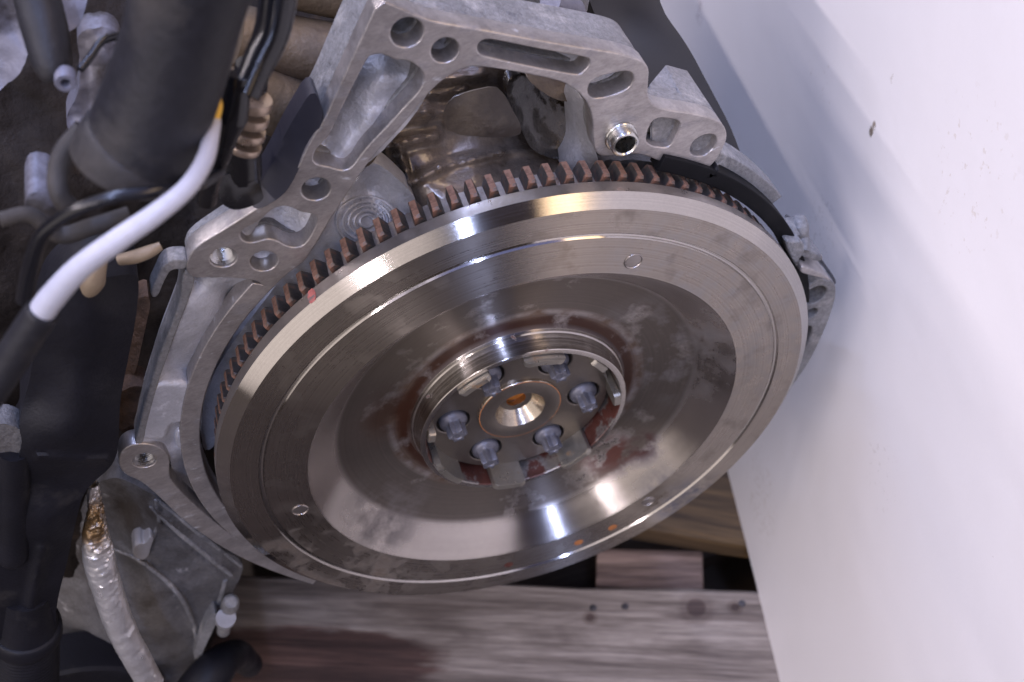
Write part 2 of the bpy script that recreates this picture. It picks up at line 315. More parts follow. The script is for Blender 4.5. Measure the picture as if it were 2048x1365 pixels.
# ------------------------------------------------------------------ setting
GZ = -.30
def wood(name, base, dark, seed=0, stain=None, knots=()):
    m_ = bpy.data.materials.new(name); m_.use_nodes = True; nt = m_.node_tree; N = nt.nodes; L = nt.links; p = N['Principled BSDF']
    tc = N.new('ShaderNodeTexCoord')
    def noi(scale, vec, det=8, dist_=0, loc=(0, 0, 0)):
        mp = N.new('ShaderNodeMapping'); mp.inputs['Scale'].default_value = scale; mp.inputs['Location'].default_value = loc; L.new(vec, mp.inputs[0])
        n_ = N.new('ShaderNodeTexNoise'); n_.inputs['Scale'].default_value = 1; n_.inputs['Detail'].default_value = det; n_.inputs['Roughness'].default_value = .62; n_.inputs['Distortion'].default_value = dist_; L.new(mp.outputs[0], n_.inputs['Vector']); return n_.outputs['Fac']
    def ramp(src, st):
        r = N.new('ShaderNodeValToRGB'); e = r.color_ramp.elements; e[0].position, c0 = st[0]; e[0].color = (*c0, 1); e[1].position, c1 = st[-1]; e[1].color = (*c1, 1)
        for q, c in st[1:-1]: k = e.new(q); k.color = (*c, 1)
        L.new(src, r.inputs[0]); return r.outputs[0]
    def mul(a, b, f=1.0):
        x = N.new('ShaderNodeMix'); x.data_type = 'RGBA'; x.blend_type = 'MULTIPLY'; 
        if hasattr(f, 'is_linked'): L.new(f, x.inputs[0])
        else: x.inputs[0].default_value = f
        L.new(a, x.inputs[6]); 
        if isinstance(b, tuple): x.inputs[7].default_value = (*b, 1)
        else: L.new(b, x.inputs[7])
        return x.outputs[2]
    O = tc.outputs['Object']
    def near(c, sc_, amp, nsc, r0, r1):
        vm = N.new('ShaderNodeVectorMath'); vm.operation = 'SUBTRACT'; vm.inputs[1].default_value = c; L.new(O, vm.inputs[0])
        v2 = N.new('ShaderNodeVectorMath'); v2.operation = 'MULTIPLY'; v2.inputs[1].default_value = sc_; L.new(vm.outputs[0], v2.inputs[0])
        ln = N.new('ShaderNodeVectorMath'); ln.operation = 'LENGTH'; L.new(v2.outputs[0], ln.inputs[0])
        ma = N.new('ShaderNodeMath'); ma.operation = 'MULTIPLY_ADD'; L.new(noi(nsc, O, 5), ma.inputs[0]); ma.inputs[1].default_value = amp; L.new(ln.outputs['Value'], ma.inputs[2])
        mr = N.new('ShaderNodeMapRange'); L.new(ma.outputs[0], mr.inputs[0]); mr.inputs[1].default_value = r1 + amp * .5; mr.inputs[2].default_value = r0 + amp * .5; return mr.outputs[0], ma.outputs[0]
    g1 = noi((4, 110, 110), O, 9, .9, (seed, seed, 0)); g2 = noi((3, 26, 26), O, 4, 1.5, (seed * 2, 0, 0)); g3 = noi((40, 500, 500), O, 4, 0)
    col = ramp(g1, [(.30, dark), (.47, tuple(.5 * a_ + .5 * b_ for a_, b_ in zip(base, dark))), (.62, base), (.75, tuple(min(1, c * 1.25) for c in base))])
    col = mul(col, ramp(g2, [(.38, (.40, .36, .35)), (.56, (1, 1, 1))]), .85)
    col = mul(col, ramp(g3, [(.35, (.62, .60, .60)), (.6, (1, 1, 1))]), .7)
    for kx_, ky_, kr in knots:
        f, _ = near((kx_, ky_, 0), (1 / kr, 1 / kr, 1 / kr), .5, (90, 90, 90), .85, 1.15); col = mul(col, (.50, .42, .42), f)
        f, _ = near((kx_, ky_, 0), (.6 / kr, .6 / kr, .6 / kr), .5, (90, 90, 90), .9, 1.3); col = mul(col, (.72, .68, .66), f)
    if stain:
        f, _ = near(stain[0], stain[1], .9, (14, 90, 90), .8, 1.0); col = mul(col, (.34, .22, .20), f)
    L.new(col, p.inputs['Base Color']); p.inputs['Roughness'].default_value = .75
    b = N.new('ShaderNodeBump'); b.inputs['Distance'].default_value = .0016; b.inputs['Strength'].default_value = .8; L.new(g1, b.inputs['Height']); L.new(b.outputs[0], p.inputs['Normal'])
    return m_
M_floor = mat('concrete_floor', (.045, .035, .028), 0, .8, .2, 12, .001, 80)
fl = link('floor', mesh([(-3, -3, GZ - .145), (3, -3, GZ - .145), (3, 3, GZ - .145), (-3, 3, GZ - .145)], [(0, 1, 2, 3)]), M_floor); fl['kind'] = 'structure'

M_nail = mat('nail_steel', (.12, .11, .11), .8, .45, .3, 200)
pal = thing('wooden_pallet', (0, 0, GZ - .144), 'worn wooden pallet of grey planks with dark oil stain, standing under the engine', 'pallet')
def frame_of(a, b):
    d = (b - a) / np.linalg.norm(b - a); return a, d, np.array([-d[1], d[0], 0])
def plank(a, b, width, zt, th, mt, name='plank', label=None, side=-1, x0=-.6, x1=.6, back=None):
    """board whose edge runs through ground points a and b; slightly uneven edge"""
    a, d, nr = frame_of(np.array(a), np.array(b)); n_ = 60; vs = []; fs = []
    prof_ = [(0, -th), (0, -.003), (.003, 0), (width * .33, 0), (width * .66, 0), (width - .003, 0), (width, -.003), (width, -th)]
    sd = random.random() * 40
    for i in range(n_ + 1):
        x = x0 + (x1 - x0) * i / n_
        for u_, z in prof_:
            wv = .0022 * noise.noise(Vector((x * 9, sd + (0 if u_ < width / 2 else 7), 0))) + .0008 * noise.noise(Vector((x * 60, sd + u_, 0)))
            vs.append((x, side * (u_ + wv), z + .0006 * noise.noise(Vector((x * 20, u_ * 40, sd)))))
    k = len(prof_)
    for i in range(n_):
        for j in range(k): fs.append((i*k + j, i*k + (j+1) % k, (i+1)*k + (j+1) % k, (i+1)*k + j))
    fs += [tuple(range(k)), tuple(n_*k + j for j in range(k))[::-1]]
    me = mesh(vs, fs); bm = bmesh.new(); bm.from_mesh(me); bmesh.ops.recalc_face_normals(bm, faces=bm.faces); bm.to_mesh(me); bm.free()
    o = link(name, me, mt, None, 30, label); o.parent = pal; o.matrix_parent_inverse = WM[pal.name].inverted()
    o.location = (a[0], a[1], zt); o.rotation_euler = (0, 0, math.atan2(d[1], d[0])); return o
pa, pb = UZ(1000, 1165, GZ), UZ(1490, 1180, GZ)
def loc2(a, b, px, py, z=GZ):
    a, d, nr = frame_of(a, b); q = UZ(px, py, z) - a; return float(q @ d), float(q @ nr)
kn = [loc2(pa, pb, x, y) + (r,) for x, y, r in ((1392, 1216, .0070), (1180, 1235, .0030), (1470, 1215, .003))]
st = loc2(pa, pb, 640, 1290)
M_w1 = wood('weathered_plank_wood', (.34, .285, .235), (.125, .095, .075), 2, ((st[0] - .02, st[1] - .012, 0), (7.5, 36, 36)), kn)
M_w2 = wood('yellowish_plank_wood', (.135, .082, .034), (.04, .024, .011), 9)
M_w3 = wood('dark_plank_wood', (.06, .042, .033), (.02, .015, .012), 14)
M_w4 = wood('block_wood', (.42, .29, .22), (.10, .065, .05), 21)
plank(pa, pb, .145, GZ, .02, M_w1)
pc, pd = UZ(1240, 1046, GZ), UZ(1480, 1085, GZ)
plank(pc, pd, .10, GZ, .022, M_w2, side=1)
plank(np.array(pc) + np.array([0, .16, 0]), np.array(pd) + np.array([0, .16, 0]), .10, GZ, .022, M_w2, side=1)
plank(np.array(pa) + np.array([0, -.19, 0]), np.array(pb) + np.array([0, -.19, 0]), .10, GZ, .02, M_w3)
plank(np.array(pa) + np.array([0, -.33, 0]), np.array(pb) + np.array([0, -.33, 0]), .10, GZ, .02, M_w3)
# bearers and blocks under the boards
def under(px0, py0, px1, py1, z1, z0, mt, name):
    a_, b_ = UZ(px0, py0, z1), UZ(px1, py1, z1); x0, x1 = sorted((a_[0], b_[0])); y0, y1 = sorted((a_[1], b_[1]))
    return link(name, box_me(x0, x1, y0, y1, z0, z1, .003), mt, pal, 30)
def aligned_box(name, px0, px1, py0, py1, z1, z0, mt):
    a_, d_, n_ = frame_of(pa, pb); q = [UZ(px0, py0, z1) - a_, UZ(px1, py0, z1) - a_, UZ((px0 + px1) / 2, py1, z1) - a_]
    o = link(name, box_me(float(q[0] @ d_), float(q[1] @ d_), min(float(q[0] @ n_), float(q[2] @ n_)), max(float(q[0] @ n_), float(q[2] @ n_)), z0, z1, .003), mt, None, 30)
    o.parent = pal; o.matrix_parent_inverse = WM[pal.name].inverted(); o.location = (a_[0], a_[1], 0); o.rotation_euler = (0, 0, math.atan2(d_[1], d_[0]))
aligned_box('block', 1190, 1408, 1175, 1098, GZ - .021, GZ - .10, M_w4)
link('bearer', box_me(-.5, .30, .10, .20, GZ - .122, GZ - .10, .003), M_w3, pal, 30)
link('bearer', box_me(-.5, .30, -.12, -.02, GZ - .122, GZ - .10, .003), M_w3, pal, 30)
for px_, py_ in ((1186, 1217), (1484, 1208), (1250, 1214)):
    q = UZ(px_, py_, GZ); nm = link('nail', lathe([(.0001, 0), (.0022, .0002), (.0026, .0008), (.0020, .0014)], 16), M_nail, pal, 40)
    nm.data.transform(Matrix.Rotation(math.radians(-90), 4, 'X')); nm.data.transform(Matrix.Translation((q[0], q[1], q[2] + .0012)))

panel_a, panel_b = UZ(1455, 950, GZ), UZ(1560, 1365, GZ)

M_panel = 0
pd_ = (panel_a - panel_b) / np.linalg.norm(panel_a - panel_b)
pn = np.array([pd_[1], -pd_[0], 0])                       # away from the engine
lean = math.radians(7)
def PW(s, h, t=0.0):                                       # along the foot, up the panel, through its thickness
    up = np.array([0, 0, 1]) * math.cos(lean) + pn * math.sin(lean); nn = pn * math.cos(lean) - np.array([0, 0, 1]) * math.sin(lean)
    return panel_b + pd_ * s + up * h + nn * t
def on_panel(px, py):
    nn = pn * math.cos(lean) - np.array([0, 0, 1]) * math.sin(lean); d = ray(px, py); return CC + d * (((panel_b - CC) @ nn) / (d @ nn))
def mark(px, py, r, col, th, sc): q = on_panel(px, py); return (col, sc, th, .04, 0, .7, (float(q[0]), float(q[2]), r, r * .4, float(q[1])))
M_panel = mat('white_painted_panel', (.90, .87, .86), 0, .42, .015, 5, .0005, 22, rvar=.03, grain=.02, spots=[((.70, .66, .62), 70, .72, .03, 0, .6), mark(1740, 264, .0026, (.22, .18, .14), .42, 300), mark(1746, 252, .0022, (.30, .25, .20), .44, 300), mark(1940, 350, .03, (.76, .71, .66), .60, 200),
    mark(1400, 15, .012, (.60, .56, .56), .50, 160), mark(1640, 160, .02, (.80, .76, .73), .60, 220), mark(1520, 990, .030, (.76, .72, .69), .54, 220), mark(1640, 460, .02, (.76, .73, .71), .57, 260), mark(1760, 950, .02, (.80, .77, .75), .60, 260)])
def panel_mesh():
    vs = []; fs = []; ns, nh = 60, 40; s0, s1, h0, h1 = -.35, 1.5, -.0, .56
    for i in range(ns + 1):
        for j in range(nh + 1):
            s = s0 + (s1 - s0) * i / ns; h = h0 + (h1 - h0) * j / nh
            vs.append(PW(s, h, .0016 * noise.noise(Vector((s * 4, h * 4, 0)))))
    for i in range(ns):
        for j in range(nh): a = i * (nh + 1) + j; fs.append((a, a + nh + 1, a + nh + 2, a + 1))
    k = len(vs); vs += [PW(s0, h0, .014), PW(s1, h0, .014), PW(s1, h1, .014), PW(s0, h1, .014)]
    c = [0, ns * (nh + 1), ns * (nh + 1) + nh, nh]
    fs += [(k, k+3, k+2, k+1)]
    fs.append([c[0], k, k+1] + [i * (nh+1) for i in range(ns, 0, -1)])
    fs.append([k+3] + [i * (nh+1) + nh for i in range(0, ns + 1)] + [k+2])
    return mesh(vs, fs)
wp = link('wall_panel', panel_mesh(), M_panel, None, 40)
wp['label'] = 'large white painted panel with small scuffs and chips, standing right of the engine'; wp['category'] = 'wall panel'

# ------------------------------------------------------------------ engine
eng = thing('engine', (0, .12, GZ), 'used car engine with its rusty-toothed flywheel facing the camera, standing on the wooden pallet', 'engine')
YF = .0207

# --- flywheel
prof = [(.1385, .0120), (.1437, .0110), (.1453, .0106, 2), (.1456, .0101, 2), (.1455, .0044, 1), (.1401, 0, 0),
        (.1280, 0, 1), (.1273, .0010, 1), (.1265, .0012, 1), (.1259, .0009, 1), (.1253, 0, 0), (.1061, 0, 3), (.1052, .0006, 3), (.0945, .0108, 3), (.0920, .0130, 3), (.0898, .0146, 3), (.0874, .0158, 3),
        (.085, .0166, 3), (.081, .0175, 3), (.076, .0186, 3), (.070, .0197, 3), (.0655, .0203, 3), (.0640, .0205, 3), (.0620, .0208, 3), (.060, .0209, 3), (.058, .0209, 3), (.0556, .0206, 3), (.0545, .0188, 4), (.0540, .0176, 4), (.0533, .0171, 4),
        (.0525, .0150, 4), (.05245, .0149, 4), (.0523, .0118, 4), (.05225, .0117, 4), (.0520, .0082, 4), (.0516, .0079, 4), (.0494, .0079, 5), (.0489, .0085, 5), (.0488, .0240, 5), (.020, .0250, 5)]
fw = link('flywheel', lathe(prof, 256), [M_steel, M_chamf, M_rim, M_dish, M_sleeve, M_redrust], eng, 24)
WM['flywheel'] = Matrix.Identity(4)
fw['label'] = 'turned steel flywheel with a dished face, brown stains and rust round its hub'
def sub(name, me, mt, smooth=40, parent=None, label=None):
    return link(name, me, mt, parent or fw, smooth, label)
gear = lathe([(.1290, .0300), (.1290, .0168), (.1300, .0162), (.1380, .0162), (.1385, .0167), (.1385, .0262), (.1378, .0268), (.1290, .0268)], 230)
sub('ring_gear', gear, M_gear, 30)
NT = 115; TH0 = 2.5175; DTH = -2 * math.pi / NT
# one tooth, modelled at angle 0 (local x outward), slightly helical flanks and a chamfered end
def tooth_mesh():
    r0, r1 = .1378, .1440; y0, y1 = .0163, .0262
    sec = lambda r, hw, y, sh: [(r, y, -hw + sh), (r, y, hw + sh)]
    vs = []
    for y, sh, cr in ((y0, 0, .0009), (y0 + .0010, 0, 0), (y1 - .0004, 0, 0), (y1, 0, .0006)):
        vs += [(r0, y, -.0028), (r0 + .003, y, -.0021), (r1 - .0003 - cr, y, -.0015), (r1 - cr, y, -.00128), (r1 - cr, y, .00128), (r1 - .0003 - cr, y, .0015), (r0 + .003, y, .0021), (r0, y, .0028)]
    fs = []
    for i in range(3):
        for k in range(7): fs.append((i*8+k, i*8+k+1, i*8+k+9, i*8+k+8))
    fs += [tuple(range(8))[::-1], tuple(24 + k for k in range(8))]
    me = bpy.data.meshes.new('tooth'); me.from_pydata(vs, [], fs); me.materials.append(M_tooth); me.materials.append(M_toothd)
    me.update()
    bm = bmesh.new(); bm.from_mesh(me); bmesh.ops.recalc_face_normals(bm, faces=bm.faces)
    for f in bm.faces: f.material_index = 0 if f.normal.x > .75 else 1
    bm.to_mesh(me); bm.free(); return me
tm = tooth_mesh()
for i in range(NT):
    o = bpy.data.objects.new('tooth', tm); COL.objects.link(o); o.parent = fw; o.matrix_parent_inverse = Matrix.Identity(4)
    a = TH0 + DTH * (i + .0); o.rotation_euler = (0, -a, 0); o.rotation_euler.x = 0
# hub plate with six bolt wells, boss and centre bore
BA = [math.radians(-8.5 + 60 * k) for k in range(6)]; RBc = .0333
hub = prism(circ(0, 0, .0462, 120), [circ(RBc*math.cos(a), RBc*math.sin(a), .0083, 32) for a in BA] + [circ(0, 0, .0195, 60)], .0178, .0228, .0007)
sub('hub_plate', hub, M_hub, 35)
sub('bolt_well_floor', lathe([(.046, .0232), (.005, .0232)], 64), M_hub, 30)
sub('hub_boss', lathe([(.0196, .0230), (.0196, .0186), (.0209, .0184), (.0212, .0180), (.0212, .0166), (.0209, .0162, 1), (.0205, .0161, 2), (.0130, .0161, 2), (.0126, .0163), (.0074, .0245), (.0069, .0250), (.0069, .045)], 120), [M_boss, M_rustline, M_hub], 30)
sub('bore_plug', lathe([(.0071, .0285), (.0045, .0270), (.0001, .0267)], 32), M_orust, 60)
# external torx flange bolt, axis along y
def bolt_mesh():
    bm = bmesh.new(); n = 48; rings = []
    def ring(rf, y): rings.append([bm.verts.new((rf(2*math.pi*k/n) * math.cos(2*math.pi*k/n), y, rf(2*math.pi*k/n) * math.sin(2*math.pi*k/n))) for k in range(n)])
    c = lambda r: (lambda a: r)
    star = lambda r, d: (lambda a: r - d * (0.5 - .5 * math.cos(6 * a)) ** .7)
    ring(c(.0066), .0232); ring(c(.0070), .0200); ring(c(.0070), .0178); ring(c(.0066), .0170); ring(c(.0058), .0163); ring(c(.0051), .0158)
    ring(star(.0049, .0009), .0152); ring(star(.0049, .0016), .0135); ring(star(.0048, .0016), .0092); ring(star(.0043, .0014), .0085); ring(c(.0022), .0085); ring(c(.0017), .0091); ring(c(.0002), .0092)
    for a, b in zip(rings, rings[1:]):
        for k in range(n): bm.faces.new((a[k], a[(k+1) % n], b[(k+1) % n], b[k]))
    bmesh.ops.recalc_face_normals(bm, faces=bm.faces)
    me = bpy.data.meshes.new('bolt'); bm.to_mesh(me); bm.free(); return me
bme = bolt_mesh()
for k, a in enumerate(BA):
    if k == 0: o = sub('bolt', bme, M_bolt, 38)
    else:
        o = bpy.data.objects.new('bolt', bme); COL.objects.link(o); o.parent = fw; o.matrix_parent_inverse = Matrix.Identity(4)
    o.location = (RBc * math.cos(a), 0, RBc * math.sin(a)); o.rotation_euler = (0, random.uniform(0, 1), 0)
# crown tabs standing inside the collar
def arc_block(a0, a1, r0, r1, y0, y1, ch=.0012, n=10):
    vs = []; fs = []
    for i in range(n + 1):
        a = math.radians(a0 + (a1 - a0) * i / n); c_ = ch if i in (0, n) else 0
        for r, y in ((r0, y0 + c_), (r1, y0 + c_), (r1, y1), (r0, y1)): vs.append((r * math.cos(a), y, r * math.sin(a)))
    for i in range(n):
        for k in range(4): fs.append((i*4+k, i*4+(k+1) % 4, (i+1)*4+(k+1) % 4, (i+1)*4+k))
    fs += [(3, 2, 1, 0), tuple(n*4 + k for k in range(4))]
    me = mesh(vs, fs); bm = bmesh.new(); bm.from_mesh(me); bmesh.ops.recalc_face_normals(bm, faces=bm.faces)
    es = [e for e in bm.edges if e.calc_face_angle(0) > .8]; bmesh.ops.bevel(bm, geom=es, offset=.00025, segments=2, affect='EDGES'); bm.to_mesh(me); bm.free(); return me
for a0, a1, y0 in ((61, 85, .0046), (105, 125, .0050), (160, 168, .0060), (-170, -142, .0046), (-118, -97, .0040), (-72, -50, .0042), (-9, 2, .0060), (24, 38, .0085)):
    sub('collar_tab', arc_block(a0, a1, .0452, .0486, y0, .0236), M_tab, 35)
# rivets and balance holes in the face
for a, r, h in ((61, .1136, .0042), (180.6, .1138, .0040), (-58.6, .1130, .0040)):
    a = math.radians(a); x, z = r * math.cos(a), r * math.sin(a)
    sub('rivet', lathe([(h, .001), (h, -.0002), (h - .0004, -.0005), (h - .0007, -.0001), (h*.6, -.00025), (.0001, -.0003)], 40, x, z), M_rim, 30)
for a, r in ((-71.6, .1185), (-81.8, .1180), (-102, .1187)):
    a = math.radians(a); x, z = r * math.cos(a), r * math.sin(a)
    sub('balance_hole', lathe([(.0027, -.00008), (.0021, -.00012), (.0001, -.00015)], 24, x, z), M_rustline if a > -1.6 else M_redrust, 30)
# red paint dab on the rim
pm = []
fsr = []
for i in range(7):
    for j in range(5):
        a = math.radians(120.3 + (j - 2) * .42 * math.sqrt(max(0, 1 - ((i - 3) / 3.4) ** 2)) ); yy = .0036 + i * .00115
        pm.append((.14575 * math.cos(a), yy, .14575 * math.sin(a)))
for i in range(6):
    for j in range(4): k = i*5 + j; fsr.append((k, k+1, k+6, k+5))
sub('paint_mark', mesh(pm, fsr), M_red, 60)

# --- bell housing flange (machined joint face of the block)
c2 = lambda pts: [(600 + x / 2.926, y / 2.926) for x, y in pts]
c3 = lambda pts: [(1100 + x / 2.926, y / 2.926) for x, y in pts]
cb = lambda pts: [(400 + x / 2.926, 300 + y / 2.926) for x, y in pts]
outer = [(770, 4), (800, 16), (840, 34), (880, 47), (952, 58), (1078, 82), (1181, 99), (1230, 106), (1258, 113), (1284, 122), (1299, 137), (1297, 164), (1295, 191), (1305, 212), (1339, 222), (1394, 229), (1440, 242), (1455, 263), (1452, 290), (1418, 343), (1380, 333), (1339, 323), (1322, 325), (1291, 311), (1264, 308), (1220, 313), (1199, 313), (1189, 301), (1186, 273), (1185, 232), (1168, 195), (1134, 168), (1096, 157), (1044, 147), (993, 138), (949, 133), (928, 137), (890, 157), (853, 191), (805, 253), (754, 304), (716, 355), (685, 403), (650, 458), (639, 479), (608, 525)]
def arcpts(R_, y, pxa, pxb, n=40, ccw=True):
    A_, B_ = U(*pxa, y), U(*pxb, y); a = math.atan2(A_[2], A_[0]); b = math.atan2(B_[2], B_[0])
    if ccw and b < a: b += 2 * math.pi
    if not ccw and b > a: b -= 2 * math.pi
    return [(R_ * math.cos(a + (b - a) * i / n), R_ * math.sin(a + (b - a) * i / n)) for i in range(n + 1)]
def w2(pts): return [(q[0], q[2]) for q in (U(a, b, YF) for a, b in pts)]
inner_arc = arcpts(.1505, YF, (581, 547), (640, 1150))
strip_in = arcpts(.1590, YF, (600, 1130), (523, 575), ccw=False)
bottom = [(626, 1170), (549, 1146), (458, 1106), (366, 1042), (311, 987), (280, 962), (249, 950), (236, 930), (240, 905), (258, 891), (285, 888), (311, 891), (330, 902), (341, 920), (338, 940), (342, 965), (403, 1023), (469, 1078), (560, 1120)]
left_out = [(525, 571), (513, 562), (461, 556), (400, 557), (385, 556), (369, 540), (379, 509), (393, 492), (461, 451), (513, 417), (540, 403), (566, 388), (590, 350), (615, 290), (649, 239), (668, 195), (700, 125), (730, 60), (750, 18)]
ch = lambda pts: [tuple(q) for q in chaikin(pts, 2)]
def oc(pts, n=2):   # open chaikin
    p = [np.array(q, float) for q in pts]
    for _ in range(n):
        r = [p[0]]
        for a, b in zip(p, p[1:]): r += [a * .75 + b * .25, a * .25 + b * .75]
        r.append(p[-1]); p = r
    return p
outline = w2(oc(outer)) + inner_arc + w2(oc(bottom)) + strip_in + w2(oc(left_out))
slot3 = c2([(1038, 290), (1042, 260), (1070, 236), (1120, 232), (1400, 290), (1660, 335), (1695, 350), (1695, 378), (1670, 410), (1640, 437), (1600, 436), (1350, 390), (1080, 330), (1050, 315)])
slot4 = c3([(220, 530), (235, 485), (290, 450), (400, 424), (450, 418), (482, 432), (490, 460), (470, 510), (410, 545), (320, 572), (260, 578), (228, 560)])
loz = c3([(575, 760), (600, 710), (640, 692), (700, 698), (750, 708), (762, 735), (740, 790), (710, 850), (680, 868), (600, 857), (560, 830)])
ell = c3([(820, 870), (840, 830), (890, 795), (940, 787), (970, 798), (974, 835), (950, 880), (900, 915), (850, 915), (822, 898)])
pock5 = c2([(390, 350), (420, 325), (470, 318), (520, 335), (560, 355), (620, 355), (660, 370), (700, 400), (725, 440), (722, 490), (690, 545), (600, 640), (500, 750), (420, 830), (360, 900), (315, 965), (280, 995), (240, 1000), (180, 980), (100, 965), (75, 935), (90, 880), (140, 830), (180, 780), (220, 690), (280, 570), (330, 470)])
pock7 = cb([(235, 490), (255, 465), (330, 430), (400, 370), (440, 340), (490, 328), (540, 340), (590, 368), (660, 375), (688, 395), (680, 440), (640, 520), (600, 565), (550, 575), (500, 560), (450, 530), (390, 520), (330, 540), (280, 545), (245, 525)])
holes = [pxcirc(814, 66, 32.5, YF), pxcirc(890, 101.5, 27, YF), pxcirc(632, 379, 28.5, YF), pxcirc(446.7, 516, 26.5, YF), pxcirc(528, 523, 27, YF), pxcirc(288.5, 922, 23.5, YF), pxcirc(1240, 272, 27, YF)]
holes += [pxpoly(s, YF, 1) for s in (slot3, slot4, loz, ell, pock5, pock7)]
fl_ = link('bell_housing_flange', prism(outline, holes, YF, YF + .009, .0006), M_mach, eng, 35)
WM[fl_.name] = Matrix.Identity(4)
fl_['label'] = 'machined aluminium bell housing flange with bolt holes and slots'

def solid(name, pts, holes, y0, y1, mt, parent=eng, bev=.0015, n=2, label=None, yr=None):
    return link(name, prism(pxpoly(pts, YF if yr is None else yr, n), holes, y0, y1, bev), mt, parent, 40, label)
# deep cast body behind the upper arm: same outline, set back
arm = [(768, 8), (840, 36), (952, 60), (1078, 84), (1181, 101), (1256, 115), (1284, 124), (1297, 139), (1295, 164), (1293, 195), (1240, 232), (1188, 232), (1168, 197), (1134, 170), (1096, 160), (1044, 150), (993, 141), (949, 136), (928, 139), (890, 159), (853, 193), (805, 255), (754, 306), (716, 352), (690, 362), (640, 340), (606, 330), (617, 292), (651, 241), (700, 130), (730, 64)]
ahol = [pxcirc(814, 66, 32, YF)] + [pxpoly(s, YF, 1) for s in (slot3, slot4, pock5)] + [pxcirc(890, 101.5, 26.5, YF)]
solid('cast_arm', arm, ahol, YF + .0092, YF + .030, M_castg)
low = [(604, 333), (640, 343), (692, 366), (714, 357), (685, 405), (650, 460), (608, 522), (560, 560), (500, 562), (420, 556), (386, 552), (374, 536), (385, 506), (461, 455), (513, 421), (568, 392)]
solid('cast_arm_foot', low, [pxpoly(pock7, YF, 1), pxcirc(632, 379, 28, YF), pxcirc(446.7, 516, 26, YF), pxcirc(528, 523, 26.5, YF)], YF + .0092, YF + .015, M_castg, bev=.001)
wedge = [(1296, 214), (1339, 224), (1394, 231), (1438, 244), (1453, 264), (1450, 290), (1417, 340), (1339, 321), (1291, 309), (1264, 305), (1220, 310), (1192, 300), (1190, 240), (1240, 225)]
solid('cast_wedge', wedge, [pxpoly(loz, YF, 1), pxpoly(ell, YF, 1)], YF + .0092, YF + .016, M_castg)
# raised ribs on the wedge top: two slanting faces running back
def poly3(name, vs, fs, mt, parent=eng, bev=.0008, smooth=30):
    me = mesh(vs, fs); bm = bmesh.new(); bm.from_mesh(me); bmesh.ops.recalc_face_normals(bm, faces=bm.faces)
    if bev: bmesh.ops.bevel(bm, geom=bm.edges[:], offset=bev, segments=2, affect='EDGES')
    bm.to_mesh(me); bm.free(); return link(name, me, mt, parent, smooth)
A1, A2, A3, A4 = U(1300, 210, YF+.004), U(1394, 231, YF+.004), U(1445, 245, YF+.004), U(1452, 268, YF+.004)
B1, B2, B3 = U(1296, 168, YF+.022), U(1330, 127, YF+.034), U(1375, 140, YF+.036)
C1, C2, C3 = U(1352, 178, YF+.020), U(1405, 205, YF+.034), U(1400, 320, YF+.03)
poly3('cast_rib', [A1, A2, A3, B1, B2, B3, U(1355, 180, YF+.020), A1 - np.array([0, 0, .02]), A3 - np.array([0, 0, .03])], [(0, 1, 6, 3), (3, 6, 4), (6, 1, 2, 5, 4), (0, 3, 7), (3, 4, 5, 8, 7), (2, 8, 5), (0, 7, 8, 2, 1)], M_castg)

# floors of the pockets
relief('pocket_floor', [(x, y) for x, y in [(700, 100), (860, 110), (860, 200), (720, 350), (615, 345), (600, 300)]], [(730, 130, YF+.020), (790, 125, YF+.018), (840, 160, YF+.010), (765, 150, YF+.012), (700, 230, YF+.013), (740, 240, YF+.008), (800, 200, YF+.012), (650, 300, YF+.012), (690, 300, YF+.0065), (640, 330, YF+.004), (715, 330, YF+.010), (700, 350, YF+.008), (620, 320, YF+.004)], M_cast, eng, 7, .006, .0004, 120)
relief('pocket_floor', [(470, 400), (640, 400), (650, 440), (600, 510), (540, 510), (470, 480)], [(500, 440, YF+.010), (570, 425, YF+.014), (630, 430, YF+.008), (480, 475, YF+.003), (530, 478, YF+.005), (590, 490, YF+.007), (600, 450, YF+.009), (560, 460, YF+.012), (640, 450, YF+.006)], M_cast, eng, 6, .006, .0005, 160)
def floorpatch(px, py, hw, d, mt=M_cast, sl=0, nz=.0008): 
    relief('hole_floor', [(px-hw, py-hw), (px+hw, py-hw), (px+hw, py+hw), (px-hw, py+hw)], [(px-hw, py-hw, YF+d+sl), (px+hw, py-hw, YF+d+sl), (px-hw, py+hw, YF+d), (px+hw, py+hw, YF+d*.8)], mt, eng, 6, .003, nz, 300, n=0)
floorpatch(632, 372, 40, .0035, sl=.011); floorpatch(528, 517, 38, .003, sl=.009, nz=.0012); floorpatch(890, 92, 38, .004, sl=.012)
relief('slot_floor', [(930, 60), (1200, 100), (1200, 150), (930, 110)], [(940, 70, YF+.012), (1190, 110, YF+.012), (940, 110, YF+.009), (1140, 120, YF+.010), (1180, 140, YF+.004), (1170, 120, YF+.006)], M_cast, eng, 7, .003, .0005, 200)
relief('slot_floor', [(1160, 130), (1280, 130), (1280, 200), (1160, 210)], [(1170, 140, YF+.012), (1270, 140, YF+.012), (1170, 205, YF+.008), (1270, 190, YF+.007)], M_cast, eng, 7, .003, .0004, 200)
relief('slot_floor', [(1280, 220), (1440, 230), (1450, 330), (1280, 310)], [(1290, 230, YF+.012), (1430, 240, YF+.012), (1290, 300, YF+.008), (1430, 320, YF+.007)], M_cast, eng, 8, .003, .0004, 200)
# through hole at the top: a tan casting lies behind it
relief('hole_floor', [(760, 20), (870, 20), (870, 110), (760, 110)], [(770, 30, YF+.03), (860, 30, YF+.028), (770, 100, YF+.026), (860, 100, YF+.020), (815, 60, YF+.018)], M_tan, eng, 7, .004, .001, 150)
